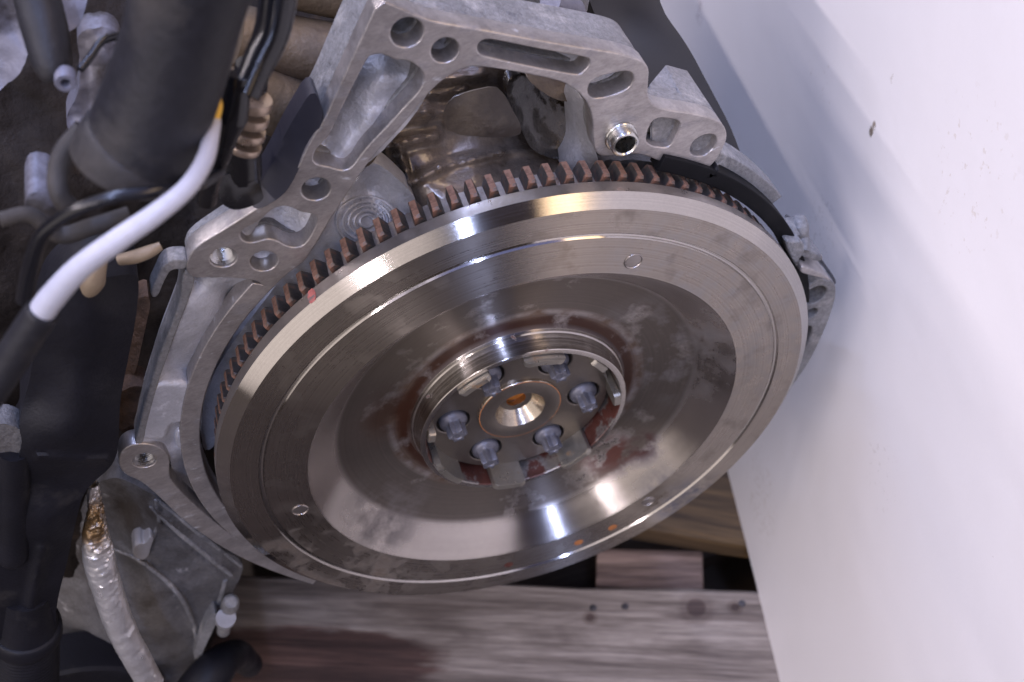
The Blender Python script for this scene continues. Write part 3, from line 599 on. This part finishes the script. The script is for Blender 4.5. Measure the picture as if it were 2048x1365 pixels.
# threads
def threads(px, py, hw, y0, y1, parent=fl_):
    a, b = U(px - hw, py, y0), U(px + hw, py, y0); c = (a + b) / 2; r = float(np.linalg.norm(b - a)) / 2
    pf = [(r + .0006, y0 + .0012), (r - .0002, y0 + .0016)]; y = y0 + .002; 
    while y < y1: pf += [(r - .0011, y), (r - .0002, y + .00055)]; y += .0011
    pf += [(r - .001, y1), (.0001, y1 + .002)]
    return link('thread', lathe(pf, 48, c[0], c[2]), M_thread, parent, 60)
threads(446.7, 516, 26, YF, YF + .016); threads(288.5, 922, 23.5, YF, YF + .014)
# dowel sleeve standing out of the flange
def ring_at(px, py, hw, y): a, b = U(px - hw, py, y), U(px + hw, py, y); c = (a + b) / 2; return c[0], c[2], float(np.linalg.norm(b - a)) / 2
dx, dz, dr = ring_at(1251, 290.5, 26.5, YF - .006)
link('dowel_sleeve', lathe([(dr + .0009, YF + .002), (dr + .0009, YF - .0012), (dr + .0006, YF - .0016), (dr, YF - .0017), (dr, YF - .0055), (dr - .0004, YF - .0062), (dr - .0011, YF - .0064), (dr - .0016, YF - .0058), (dr - .0018, YF + .014), (.0001, YF + .014)], 64, dx, dz), M_zinc, fl_, 35)
# finger and slit beside the flange
solid('flange_finger', [(378, 520), (345, 520), (325, 530), (312, 560), (300, 585), (305, 597), (316, 594), (330, 560), (342, 540), (372, 540)], [], YF, YF + .008, M_castg, bev=.0006)

# --- left recessed web between machined strip and outer edge
web = [(392, 552), (461, 552), (530, 560), (528, 580), (487, 622), (448, 692), (415, 776), (398, 844), (400, 890), (408, 935), (430, 990), (470, 1040), (560, 1110), (540, 1124), (469, 1080), (403, 1026), (345, 968), (343, 925), (330, 898), (290, 886), (272, 890), (282, 850), (292, 808), (310, 749), (323, 707), (343, 656), (363, 605), (376, 575)]
wc = [(392, 560, .006), (440, 565, .003), (500, 575, .004), (470, 590, .012), (520, 580, .002), (490, 610, .007), (440, 600, .005), (380, 600, .001), (450, 650, .011), (420, 640, .004), (370, 650, .001), (425, 700, .012), (390, 710, .006), (345, 690, .001), (400, 760, .012), (360, 760, .009), (315, 760, .002), (330, 768, .003), (375, 772, .005), (350, 800, .001), (300, 800, 0), (385, 790, .009), (390, 850, .010), (340, 850, .002), (290, 850, .0), (350, 880, .006), (375, 895, .004), (395, 895, .006), (355, 915, .004), (380, 920, .015), (420, 1000, .020), (360, 960, .014), (400, 1000, .018), (460, 1060, .018), (530, 1100, .014)]
solid('outer_rim', [(366, 538), (394, 550), (378, 602), (354, 662), (336, 714), (321, 754), (307, 802), (294, 850), (286, 892), (268, 894), (279, 850), (289, 806), (307, 749), (320, 705), (341, 654), (360, 603)], [], YF + .0004, YF + .012, M_castg, bev=.0008, yr=YF + .0004)
relief('cast_web', web, [(a, b, YF + .0012 + d) for a, b, d in wc], M_cast, eng, 6, .014, .0003, 160)
solid('cast_web_block', [(302, 767), (374, 766), (392, 778), (398, 812), (395, 850), (352, 848), (340, 856), (336, 880), (296, 884), (278, 876), (286, 826)], [], YF + .0008, YF + .014, M_cast, bev=.0022, yr=YF + .0008)
solid('cast_web_block', [(350, 860), (388, 856), (400, 868), (402, 900), (380, 902), (350, 896)], [], YF + .0045, YF + .014, M_cast, bev=.0012, yr=YF + .0045)
# --- upper left cast plate with the date rings
relief('casting_plate', [(742, 318), (790, 352), (838, 402), (822, 440), (700, 560), (560, 640), (470, 760), (430, 900), (400, 900), (410, 760), (560, 560), (660, 440), (700, 380)], [(a_, b_, c_ - .005) for a_, b_, c_ in [(745, 320, YF+.028), (790, 355, YF+.026), (835, 402, YF+.024), (770, 380, YF+.030), (700, 400, YF+.022), (735, 440, YF+.024), (735, 380, YF+.034), (720, 490, YF+.016), (660, 500, YF+.018), (600, 560, YF+.022), (500, 660, YF+.024), (420, 820, YF+.026)]], M_cast, eng, 8, .012, .0004, 100)
def plate_pt(rx, a, up=0):
    x, y = 733 + rx * math.cos(a), 443 - rx * .82 * math.sin(a); return U(x, y, SURF['casting_plate'](x, y) - .0004 - up)
for rx in (14, 25, 36, 47, 60):
    link('casting_ring', tube([plate_pt(rx, 2*math.pi*i/60) for i in range(61)], [.0007] * 61, 6, False), M_cast, eng, 60)
def ticks():
    vs, fs = [], []
    for r0, r1, n_ in ((26, 35, 22), (37, 46, 30), (49, 59, 30)):
        for i in range(n_):
            a = 2 * math.pi * (i + .3) / n_; k = len(vs); da = 1.6 / r0
            if random.random() < .12: continue
            for up in (.0004, -.001):
                for rr_, aa in ((r0, a - da), (r0, a + da), (r1, a + da), (r1, a - da)): vs.append(plate_pt(rr_, aa, up))
            fs += [(k, k+1, k+2, k+3)] + [(k + i_, k + (i_+1) % 4, k + 4 + (i_+1) % 4, k + 4 + i_) for i_ in range(4)]
    return mesh(vs, fs)
link('casting_tick_marks', ticks(), M_cast, eng, 30)['kind'] = 'stuff'

# --- oily crankcase end behind the arm
def ridge(x0, y0, x1, y1, wd, amp):   # a rib between two points
    def f(x, y):
        dx_, dy_ = x1 - x0, y1 - y0; L2 = dx_*dx_ + dy_*dy_; t = max(0, min(1, ((x-x0)*dx_ + (y-y0)*dy_) / L2)); d2 = (x-x0-t*dx_)**2 + (y-y0-t*dy_)**2
        return -amp * math.exp(-d2 / (wd * wd))
    return f
rs = [ridge(790, 385, 880, 335, 9, .004), ridge(880, 335, 1000, 305, 9, .004), ridge(1000, 305, 1110, 298, 9, .003), ridge(770, 300, 800, 372, 8, .005), ridge(795, 290, 820, 365, 7, .004), ridge(780, 290, 870, 272, 10, .005), ridge(700, 240, 850, 225, 14, .006), ridge(850, 225, 960, 228, 12, .004), ridge(850, 165, 960, 150, 12, .005), ridge(860, 190, 930, 180, 8, .003), ridge(1050, 150, 1110, 195, 10, .005), ridge(1065, 238, 1075, 245, 12, .006), ridge(1095, 225, 1100, 232, 9, .005)]
relief('crankcase_end', [(660, 180), (830, 120), (1000, 120), (1200, 150), (1215, 345), (1150, 420), (900, 460), (760, 480), (640, 430)], [(700, 250, YF+.045), (760, 280, YF+.045), (840, 180, YF+.055), (900, 160, YF+.060), (1000, 200, YF+.062), (1000, 260, YF+.050), (880, 280, YF+.046), (820, 330, YF+.036), (900, 310, YF+.042), (1000, 300, YF+.044), (1100, 300, YF+.046), (850, 370, YF+.024), (950, 345, YF+.028), (1080, 330, YF+.034), (800, 420, YF+.030), (1000, 400, YF+.018), (1150, 400, YF+.02), (1080, 210, YF+.075), (1130, 240, YF+.07), (1140, 180, YF+.055), (1110, 170, YF+.05), (1180, 260, YF+.05), (660, 420, YF+.05), (740, 420, YF+.045), (700, 360, YF+.05)], M_oily, eng, 6, .01, .0005, 70, extra=lambda x, y: sum(r(x, y) for r in rs), smooth=70)
relief('oily_cover_plate', [(900, 198), (935, 184), (990, 172), (1010, 190), (1026, 222), (1044, 255), (1040, 272), (985, 277), (900, 268), (884, 235)], [(880, 200, YF+.037), (1000, 175, YF+.041), (1044, 260, YF+.034), (880, 265, YF+.034), (960, 225, YF+.037)], mat('oily_flat_metal', (.045, .034, .027), .2, .36, .35, 30, .0004, 300, coat=.25, spots=[((.12, .095, .07), 26, .52, .14, .3, .35), ((.03, .022, .016), 30, .60, .1, .2, .3)]), eng, 12, .0006, .0001, 20, n=1)
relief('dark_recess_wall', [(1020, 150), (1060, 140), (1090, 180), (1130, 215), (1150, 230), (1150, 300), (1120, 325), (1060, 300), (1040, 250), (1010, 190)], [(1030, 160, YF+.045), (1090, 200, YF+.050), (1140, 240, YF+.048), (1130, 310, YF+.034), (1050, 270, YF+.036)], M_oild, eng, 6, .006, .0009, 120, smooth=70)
relief('oil_stained_boss', [(1048, 150), (1080, 158), (1140, 172), (1150, 190), (1144, 204), (1110, 200), (1075, 178)], [(1050, 152, YF+.036), (1145, 180, YF+.036), (1110, 200, YF+.030)], M_tan, eng, 6, .012, .0006, 120)
relief('side_web', [(1144, 198), (1160, 190), (1180, 215), (1190, 245), (1190, 300), (1196, 318), (1200, 345), (1130, 350), (1125, 335), (1140, 312), (1148, 290), (1144, 240)], [(1150, 200, YF+.020), (1180, 230, YF+.012), (1145, 260, YF+.028), (1185, 300, YF+.014), (1135, 330, YF+.024), (1190, 335, YF+.014)], M_cast, eng, 6, .01, .0004, 150)
relief('side_web', [(1200, 318), (1262, 320), (1300, 322), (1330, 335), (1400, 355), (1440, 380), (1440, 420), (1200, 380)], [(1200, 330, YF+.018), (1300, 330, YF+.018), (1400, 360, YF+.018), (1440, 400, YF+.016)], M_castd, eng, 8, .01, .001, 150)

# --- right side: rear plate, gasket edge, brackets and lower ear
def arcband(name, R0, R1, a0, a1, y0, y1, mt, parent=eng, n=50, bev=.0005, label=None):
    pts = [(R1 * math.cos(math.radians(a0 + (a1 - a0) * i / n)), R1 * math.sin(math.radians(a0 + (a1 - a0) * i / n))) for i in range(n + 1)]
    pts += [(R0 * math.cos(math.radians(a1 + (a0 - a1) * i / n)), R0 * math.sin(math.radians(a1 + (a0 - a1) * i / n))) for i in range(n + 1)]
    return link(name, prism(pts, [], y0, y1, bev), mt, parent, 35, label)
arcband('black_guard_plate', .1462, .1535, 4, 60, YF - .002, YF + .006, mat('guard_plastic', (.006, .006, .007), 0, .6, .3, 40, spec=.15))
arcband('rear_plate', .152, .1585, 31, 49, YF + .006, YF + .020, M_castg)
arcband('rear_plate', .148, .1530, -75, 5, YF + .012, YF + .020, M_castd)
c1r = lambda pts: [(1300 + x / 2.926, 300 + y / 2.926) for x, y in pts]
solid('rear_plate_lug', c1r([(540, 215), (575, 212), (605, 250), (630, 290), (628, 330), (570, 290), (540, 250)]), [], YF + .004, YF + .016, M_castg, yr=YF + .004)
solid('guard_plate_tip', c1r([(385, 90), (405, 95), (385, 160), (350, 150), (310, 130), (350, 130)]), [], YF - .002, YF + .008, M_plast)
solid('cable_bracket', c1r([(755, 478), (830, 490), (850, 480), (872, 510), (868, 560), (835, 600), (828, 640), (800, 600), (770, 540)]), [], YF - .006, YF + .006, M_castg, bev=.001)
solid('cable_bracket', c1r([(835, 650), (850, 622), (905, 640), (960, 660), (1018, 700), (1015, 712), (950, 690), (850, 668)]), [], YF - .007, YF + .012, M_mach, bev=.0008)
solid('cable_bracket', c1r([(860, 585), (880, 560), (960, 590), (1003, 605), (1000, 632), (960, 640), (900, 615), (850, 612)]), [], YF - .002, YF + .016, M_castg, bev=.001)
def stub(name, pts, mt, seg=6, parent=eng): return pxtube(name, pts, mt, parent, 3, seg, smooth=30)
stub('bracket_bolt', [(1585, 476, YF, 17), (1578, 462, YF+.003, 17), (1572, 446, YF+.008, 17)], M_castg, 6)
stub('bracket_bolt', [(1604, 505, YF-.002, 15), (1602, 475, YF+.004, 16), (1598, 455, YF+.006, 19), (1596, 438, YF+.010, 16)], M_castg, 12)
relief('housing_side', c1r([(900, 520), (940, 560), (1010, 650), (1080, 745), (1090, 790), (1040, 780), (960, 760), (880, 800), (850, 700), (880, 600)]), [(1605, 480, YF+.02), (1640, 520, YF+.02), (1670, 560, YF+.012), (1600, 560, YF+.02), (1610, 530, YF+.02)], M_castd, eng, 8, .02, .0008, 100)
ear = c1r([(895, 830), (930, 790), (990, 760), (1040, 755), (1075, 770), (1092, 810), (1085, 880), (1050, 990), (990, 1130), (940, 1230), (880, 1320), (830, 1390), (740, 1500), (660, 1500), (700, 1100), (800, 900)])
earh = [pxcirc(1630, 591, 20, YF), pxcirc(1622, 628, 11.5, YF), pxpoly(c1r([(880, 1060), (915, 1035), (950, 1035), (940, 1090), (905, 1170), (885, 1190), (870, 1150)]), YF, 1)]
solid('mounting_ear', ear, earh, YF, YF + .012, M_castg, bev=.0008)
solid('mounting_ear_back', ear, [], YF + .0122, YF + .020, M_castd, bev=.0008)

# --- lower casting below the flange
lc = [(235, 955), (262, 965), (311, 990), (366, 1046), (440, 1096), (490, 1128), (478, 1160), (462, 1190), (432, 1225), (410, 1265), (392, 1310), (398, 1400), (60, 1400), (60, 1180), (105, 1090), (165, 1020), (200, 960)]
lctrl = [(235, 960, .035), (310, 1000, .022), (440, 1105, .016), (480, 1140, .020), (270, 1010, .034), (210, 1040, .045), (300, 1050, .024), (380, 1110, .020), (440, 1180, .020), (300, 1130, .022), (370, 1200, .018), (420, 1240, .026), (240, 1110, .034), (180, 1150, .048), (150, 1200, .046), (220, 1250, .030), (320, 1250, .018), (380, 1300, .028), (300, 1360, .030), (200, 1380, .045), (100, 1380, .06)]
lr = [ridge(300, 1010, 460, 1150, 6, .0030), ridge(330, 1005, 480, 1130, 6, -.002), ridge(318, 1035, 450, 1150, 5, -.0025), ridge(290, 1130, 360, 1190, 5, .002), ridge(360, 1190, 388, 1260, 5, .0025), ridge(230, 1090, 290, 1130, 6, .002), ridge(312, 1000, 318, 1060, 5, .002)]
relief('lower_casting', lc, [(a, b, YF + d) for a, b, d in lctrl], M_castd, eng, 6, .02, .0009, 110, extra=lambda x, y: sum(r(x, y) for r in lr), smooth=60)
for rb in ([(302, 1012, 5), (350, 1058, 6), (410, 1108, 6), (462, 1150, 5)], [(318, 1002, 4), (372, 1046, 5), (430, 1092, 5), (482, 1132, 4)], [(292, 1130, 4), (330, 1160, 5), (362, 1196, 5), (384, 1240, 5), (392, 1275, 4)], [(228, 1098, 4), (262, 1112, 4), (292, 1130, 4)], [(312, 1000, 4), (318, 1040, 4), (306, 1075, 4)], [(450, 1160, 5), (440, 1200, 6), (420, 1232, 5)]):
    pxtube('casting_rib', [(x_, y_, SURF['lower_casting'](x_, y_) + .0002, h_) for x_, y_, h_ in rb], M_castg, eng, 5, 10)
LS = SURF['lower_casting'](281, 1105)
solid('key_shaped_plug', [(281-17, 1106), (281-13, 1092), (281, 1087), (290, 1088), (300, 1073), (309, 1078), (301, 1097), (298, 1112), (288, 1121), (272, 1120)], [], LS - .0075, LS + .003, M_zincd, bev=.0006, yr=LS - .0075)
pxtube('sump_bolt', [(462, 1203, YF+.008, 4), (462, 1203, YF+.009, 15), (460, 1210, YF+.014, 18), (458, 1216, YF+.020, 17)], M_castg, eng, 4, 20, smooth=60)
pxtube('bolt_washer', [(452, 1236, YF+.010, 20), (450, 1240, YF+.013, 20)], M_zincd, eng, 3, 24, smooth=40)
pxtube('sump_bolt', [(449, 1246, YF+.010, 13), (447, 1262, YF+.02, 13)], M_castg, eng, 4, 20, smooth=60)
relief('casting_edge', [(405, 1260), (425, 1225), (440, 1232), (412, 1290), (395, 1330), (385, 1310)], [(405, 1260, YF+.018), (430, 1230, YF+.014), (395, 1320, YF+.022)], M_castg, eng, 7, .02, .0004, 90)
pxtube('black_hose', [(385, 1420, YF+.0, 60), (425, 1345, YF+.01, 42), (470, 1310, YF+.03, 30), (500, 1330, YF+.04, 25)], M_plast, eng)
# --- grimy block body behind everything on the left and top
relief('engine_block', [(-260, -260), (1420, -260), (1300, 60), (1180, 330), (700, 700), (520, 1000), (420, 1290), (380, 1500), (-260, 1500)], [(-200, -200, .16), (400, -200, .17), (1000, -200, .17), (1350, -100, .15), (1200, 200, .11), (700, 200, .10), (300, 300, .10), (0, 500, .08), (500, 600, .07), (250, 850, .075), (0, 900, .07), (400, 1100, .07), (100, 1300, .085), (350, 1400, .09), (550, 800, .065)], M_block, eng, 16, .10, .006, 40, smooth=70, label='grimy dark engine block casting')
eb = link('engine_block_core', box_me(-.34, .070, .15, .46, -.18, .12, .02), M_block, eng, 40)
link('oil_pan', box_me(-.34, -.03, .20, .44, GZ + .001, -.17, .02), M_block, eng, 40)

# --- manifold pipes and things above
pxtube('manifold_pipe', [(470, 70, .07, 62), (560, 92, .07, 64), (640, 108, .068, 66), (760, 135, .065, 70)], M_tan, eng, 6, 28, .05, 60)
pxtube('manifold_pipe', [(460, 170, .055, 60), (540, 205, .055, 62), (640, 240, .055, 66), (740, 270, .055, 68)], M_tan, eng, 6, 28, .05, 60)
pxtube('manifold_pipe', [(520, -60, .08, 60), (640, -30, .08, 60), (760, -10, .08, 60)], M_tan, eng, 6, 28, .05, 60)
relief('black_engine_cover', [(1150, -80), (1302, -80), (1322, 20), (1375, 90), (1422, 180), (1460, 250), (1490, 330), (1440, 330), (1380, 260), (1280, 200), (1230, 120), (1185, 20)], [(1160, -60, .10), (1300, -60, .10), (1330, 40, .095), (1250, 40, .10), (1400, 180, .085), (1470, 300, .075), (1300, 180, .085)], M_black, eng, 12, .08, .0003, 20)
relief('upper_bracket', [(1040, -40), (1190, -40), (1176, 20), (1160, 46), (1100, 36), (1050, 20)], [(1050, -20, .085), (1170, -20, .085), (1160, 40, .07), (1080, 25, .075), (1110, 0, .065)], M_castd, eng, 8, .02, .003, 90)
pxtube('upper_bolt', [(1100, 5, .06, 24), (1140, 20, .07, 26), (1160, 32, .075, 16)], M_blue, eng, 4, 16, .2, 100)

# --- left foreground: pipes, hoses and brackets
relief('pale_side_casting', [(150, 60), (230, 50), (255, 120), (240, 200), (225, 260), (140, 270), (130, 240), (165, 160)], [(170, 80, .055), (240, 100, .055), (150, 240, .05), (220, 240, .05)], M_blue, eng, 9, .01, .004, 110)
relief('pale_side_casting', [(-60, -40), (60, -40), (70, 60), (40, 160), (-60, 220)], [(-40, -20, .06), (50, -20, .06), (30, 140, .05), (-40, 180, .05)], M_blue, eng, 10, .01, .005, 60)
relief('pale_side_casting', [(90, -30), (180, -20), (165, 40), (150, 62), (110, 70), (90, 50)], [(100, -10, .045), (160, 0, .045), (130, 60, .04)], M_blue, eng, 9, .01, .002, 60)
pxtube('sensor_body', [(70, -20, .03, 45), (90, 60, .02, 45), (105, 130, .012, 38), (112, 160, .010, 26)], M_rubber, eng)
a, b, r_ = ring_at(131, 164, 23, .004)
link('eyelet', lathe([(r_*.42, .008), (r_*.42, .0035), (r_*.5, .003), (r_*.9, .003), (r_, .0036), (r_, .008)], 40, a, b), M_blue, eng, 35)
pxtube('wire', [(240, 72, .02, 8), (205, 82, .015, 8), (180, 115, .01, 8), (160, 140, .006, 8)], M_gloss, eng)
pxtube('black_pipe', [(400, -90, -.035, 120), (372, 20, -.035, 112), (340, 140, -.035, 110), (300, 250, -.035, 112), (275, 320, -.035, 114)], M_rubber, eng, 6, 40, .02, 20)
pxtube('pipe_collar', [(285, 290, -.035, 114), (278, 300, -.035, 119), (270, 318, -.035, 121), (268, 324, -.035, 116), (267, 326, -.035, 60)], M_rubber, eng, 4, 40, .01, 20)
pxtube('black_hose', [(165, 255, -.02, 18), (130, 300, -.022, 20), (116, 340, -.025, 20), (120, 390, -.03, 20), (150, 425, -.03, 20)], M_rubber, eng)
pxtube('black_pipe', [(560, -40, -.005, 40), (545, 60, -.010, 36), (515, 130, -.015, 32), (490, 190, -.02, 30)], M_gloss, eng)
pxtube('pipe_joint', [(478, 150, -.018, 26), (468, 215, -.02, 30), (462, 235, -.02, 33), (455, 262, -.02, 26), (440, 310, -.018, 22), (425, 345, -.015, 22), (412, 400, -.01, 22)], M_gloss, eng)
pxtube('black_connector', [(505, 130, .012, 34), (495, 200, .012, 36), (480, 270, .012, 42), (478, 330, .014, 46), (480, 350, .014, 44)], M_gloss, eng, 6, 12)
for q0, q1 in (((516, 196), (513, 212)), ((510, 226), (506, 242)), ((503, 256), (499, 270)), ((495, 283), (491, 294))):
    pxtube('clamp_band', [(q0[0] - 8, q0[1], .006, 37), ((q0[0] + q1[0]) / 2 - 8, (q0[1] + q1[1]) / 2, .006, 39), (q1[0] - 8, q1[1], .006, 38)], M_clamp, eng, 2, 28)
relief('connector_block', [(432, 350), (505, 345), (522, 375), (530, 405), (470, 425), (440, 410)], [(440, 350, .006), (520, 360, .010), (525, 400, .006), (450, 410, .004)], M_gloss, eng, 9, .02, .0012, 60, n=2)
relief('black_side_cover', [(628, 172), (652, 236), (617, 292), (592, 352), (569, 390), (515, 423), (495, 402), (540, 330), (580, 250)], [(630, 180, YF+.004), (590, 240, YF+.006), (651, 236, YF-.0004), (592, 350, YF-.0004), (515, 420, YF-.0004), (540, 330, YF+.006), (505, 395, YF+.004)], mat('shaded_side_colour', (.022, .022, .032), .2, .45, .1, 30), eng, 8, .01, .0001, 60)  # dark sheet over the arm's side wall, its shade put into the colour
pxtube('white_hose', [(430, 238, -.034, 12), (424, 262, -.040, 16), (410, 320, -.050, 18), (374, 376, -.060, 19), (312, 428, -.066, 21), (236, 480, -.068, 23), (160, 536, -.069, 24), (105, 595, -.069, 26), (78, 632, -.069, 26)], M_white, eng, 8, 28)
pxtube('black_cable', [(86, 622, -.069, 27), (84, 625, -.069, 33), (60, 660, -.069, 34), (15, 730, -.069, 35), (-50, 820, -.070, 38)], M_rubber, eng, 6, 24)
pxtube('yellow_clip', [(434, 196, -.030, 9), (432, 215, -.033, 13), (429, 240, -.036, 10)], M_yellow, eng, 4, 14)
pxtube('black_cable', [(440, 345, -.02, 11), (400, 368, -.04, 12), (342, 380, -.055, 12), (240, 392, -.058, 13), (165, 415, -.058, 13), (115, 443, -.056, 14), (80, 478, -.054, 15), (60, 540, -.052, 17), (50, 600, -.050, 18)], M_gloss, eng, 8, 20)
pxtube('black_cable', [(0, 440, -.03, 16), (60, 430, -.028, 16), (120, 470, -.028, 18), (180, 455, -.028, 18), (260, 430, -.026, 18)], M_rubber, eng, 6, 16)
relief('cable_connector', [(60, 380), (110, 385), (120, 440), (70, 460), (45, 420)], [(60, 400, -.01), (110, 420, -.01), (80, 450, -.012)], M_blue, eng, 8, .02, .003, 90)
pxtube('beige_bracket', [(240, 520, .006, 12), (270, 514, .004, 14), (300, 503, .004, 13), (322, 492, .005, 9)], M_beige, eng, 6, 14)
pxtube('beige_bracket', [(205, 500, -.003, 14), (195, 535, -.005, 18), (186, 560, -.005, 24), (180, 578, -.004, 18), (178, 588, -.002, 8)], M_beige, eng, 6, 14)
relief('black_intake_bracket', [(95, 620), (180, 560), (258, 548), (280, 556), (272, 640), (252, 740), (240, 800), (238, 860), (236, 905), (222, 935), (190, 962), (165, 990), (150, 1050), (133, 1130), (112, 1210), (110, 1290), (112, 1400), (-60, 1400), (-60, 1000), (30, 935), (46, 890), (36, 850), (60, 760), (70, 690)], [(a_, b_, c_ * .45) for a_, b_, c_ in [(100, 640, .004), (250, 570, .012), (180, 620, -.004), (240, 760, .006), (150, 780, -.008), (80, 800, .004), (225, 880, -.004), (130, 880, -.014), (60, 900, -.008), (220, 930, .002), (130, 925, -.004), (130, 950, .004), (60, 960, .004), (100, 1040, -.006), (40, 1100, -.004), (140, 1080, .008), (90, 1200, -.002), (20, 1250, -.004), (110, 1300, .006), (0, 1380, -.006)]], M_plast, eng, 8, .03, .0004, 60, extra=lambda x, y: ridge(75, 915, 215, 920, 7, .0025)(x, y) + ridge(85, 1100, 60, 1220, 12, .003)(x, y))
relief('rusty_side_plate', [(262, 600), (305, 590), (290, 660), (268, 760), (240, 800), (235, 760), (250, 680)], [(270, 610, .045), (295, 620, .04), (250, 780, .04)], M_rusty, eng, 8, .01, .001, 150)
relief('rusty_side_plate', [(-40, 850), (40, 848), (58, 900), (30, 950), (-40, 980)], [(-20, 870, .0), (40, 880, .0), (0, 960, .0)], M_castd, eng, 9, .01, .002, 80)
relief('side_lug', [(232, 790), (262, 770), (300, 778), (290, 830), (278, 880), (250, 880), (226, 830)], [(240, 800, YF+.014), (290, 800, YF+.010), (260, 870, YF+.012)], M_rusty, eng, 8, .012, .001, 150)
# threaded spigot at the bottom left
def pxlathe_tube(name, base, mt): return pxtube(name, base, mt, eng, 1, 40, smooth=25)
tp = []
for i in range(20): tp += [(52, 1268 + i * 6, .006, 62), (52, 1271 + i * 6, .006, 60)]
pxlathe_tube('threaded_spigot', tp, M_plast)
pxtube('spigot_collar', [(52, 1180, .006, 50), (52, 1242, .006, 56), (52, 1250, .006, 66), (52, 1266, .006, 68), (52, 1272, .006, 62)], M_plast, eng, 3, 40)
pxtube('boss_tube', [(28, 900, .002, 30), (27, 1030, .002, 30), (26, 1090, .001, 32), (26, 1112, .001, 30), (26, 1117, .001, 22), (26, 1114, .002, 13), (26, 1095, .004, 12)], M_plast, eng, 4, 24)
# round black cover at the bottom, behind the foil
a, b, r_ = ring_at(150, 1420, 165, .035)
link('round_black_cover', lathe([(r_, .06), (r_, .037), (r_ - .002, .035), (r_ * .9, .035), (r_ * .87, .038), (r_ * .4, .038), (.0001, .036)], 80, a, b), M_plast, eng, 35)
# foil sleeve round a pipe
ft = catmull([(184, 968, .018, 12), (189, 1008, .015, 15), (189, 1045, .011, 22), (190, 1075, .008, 27), (198, 1122, .005, 30), (213, 1175, .002, 29), (232, 1232, -.001, 28), (258, 1290, -.004, 27), (287, 1342, -.006, 26), (300, 1366, -.007, 25)], 14)
Wp, Rp = [], []
for q in ft: P = U(q[0], q[1], q[2]); Wp.append(P); Rp.append(q[3] * dist(P) / FPX)
vs_t = tube(Wp, Rp, 48, False)
for v in vs_t.vertices:
    q = Vector(v.co); d = noise.noise(q * 90) * .0006 + abs(noise.noise(q * 330)) * .0006 + abs(noise.noise(Vector((q.x * 60, q.y * 60, q.z * 420)))) * .0005; zt = max(0, min(1, (v.co.z + .005) / .03)); v.co += Vector((d, -d * 1.2, d)) * (1 + zt * 1.5)
link('foil_sleeve', vs_t, M_foil, eng, 35)
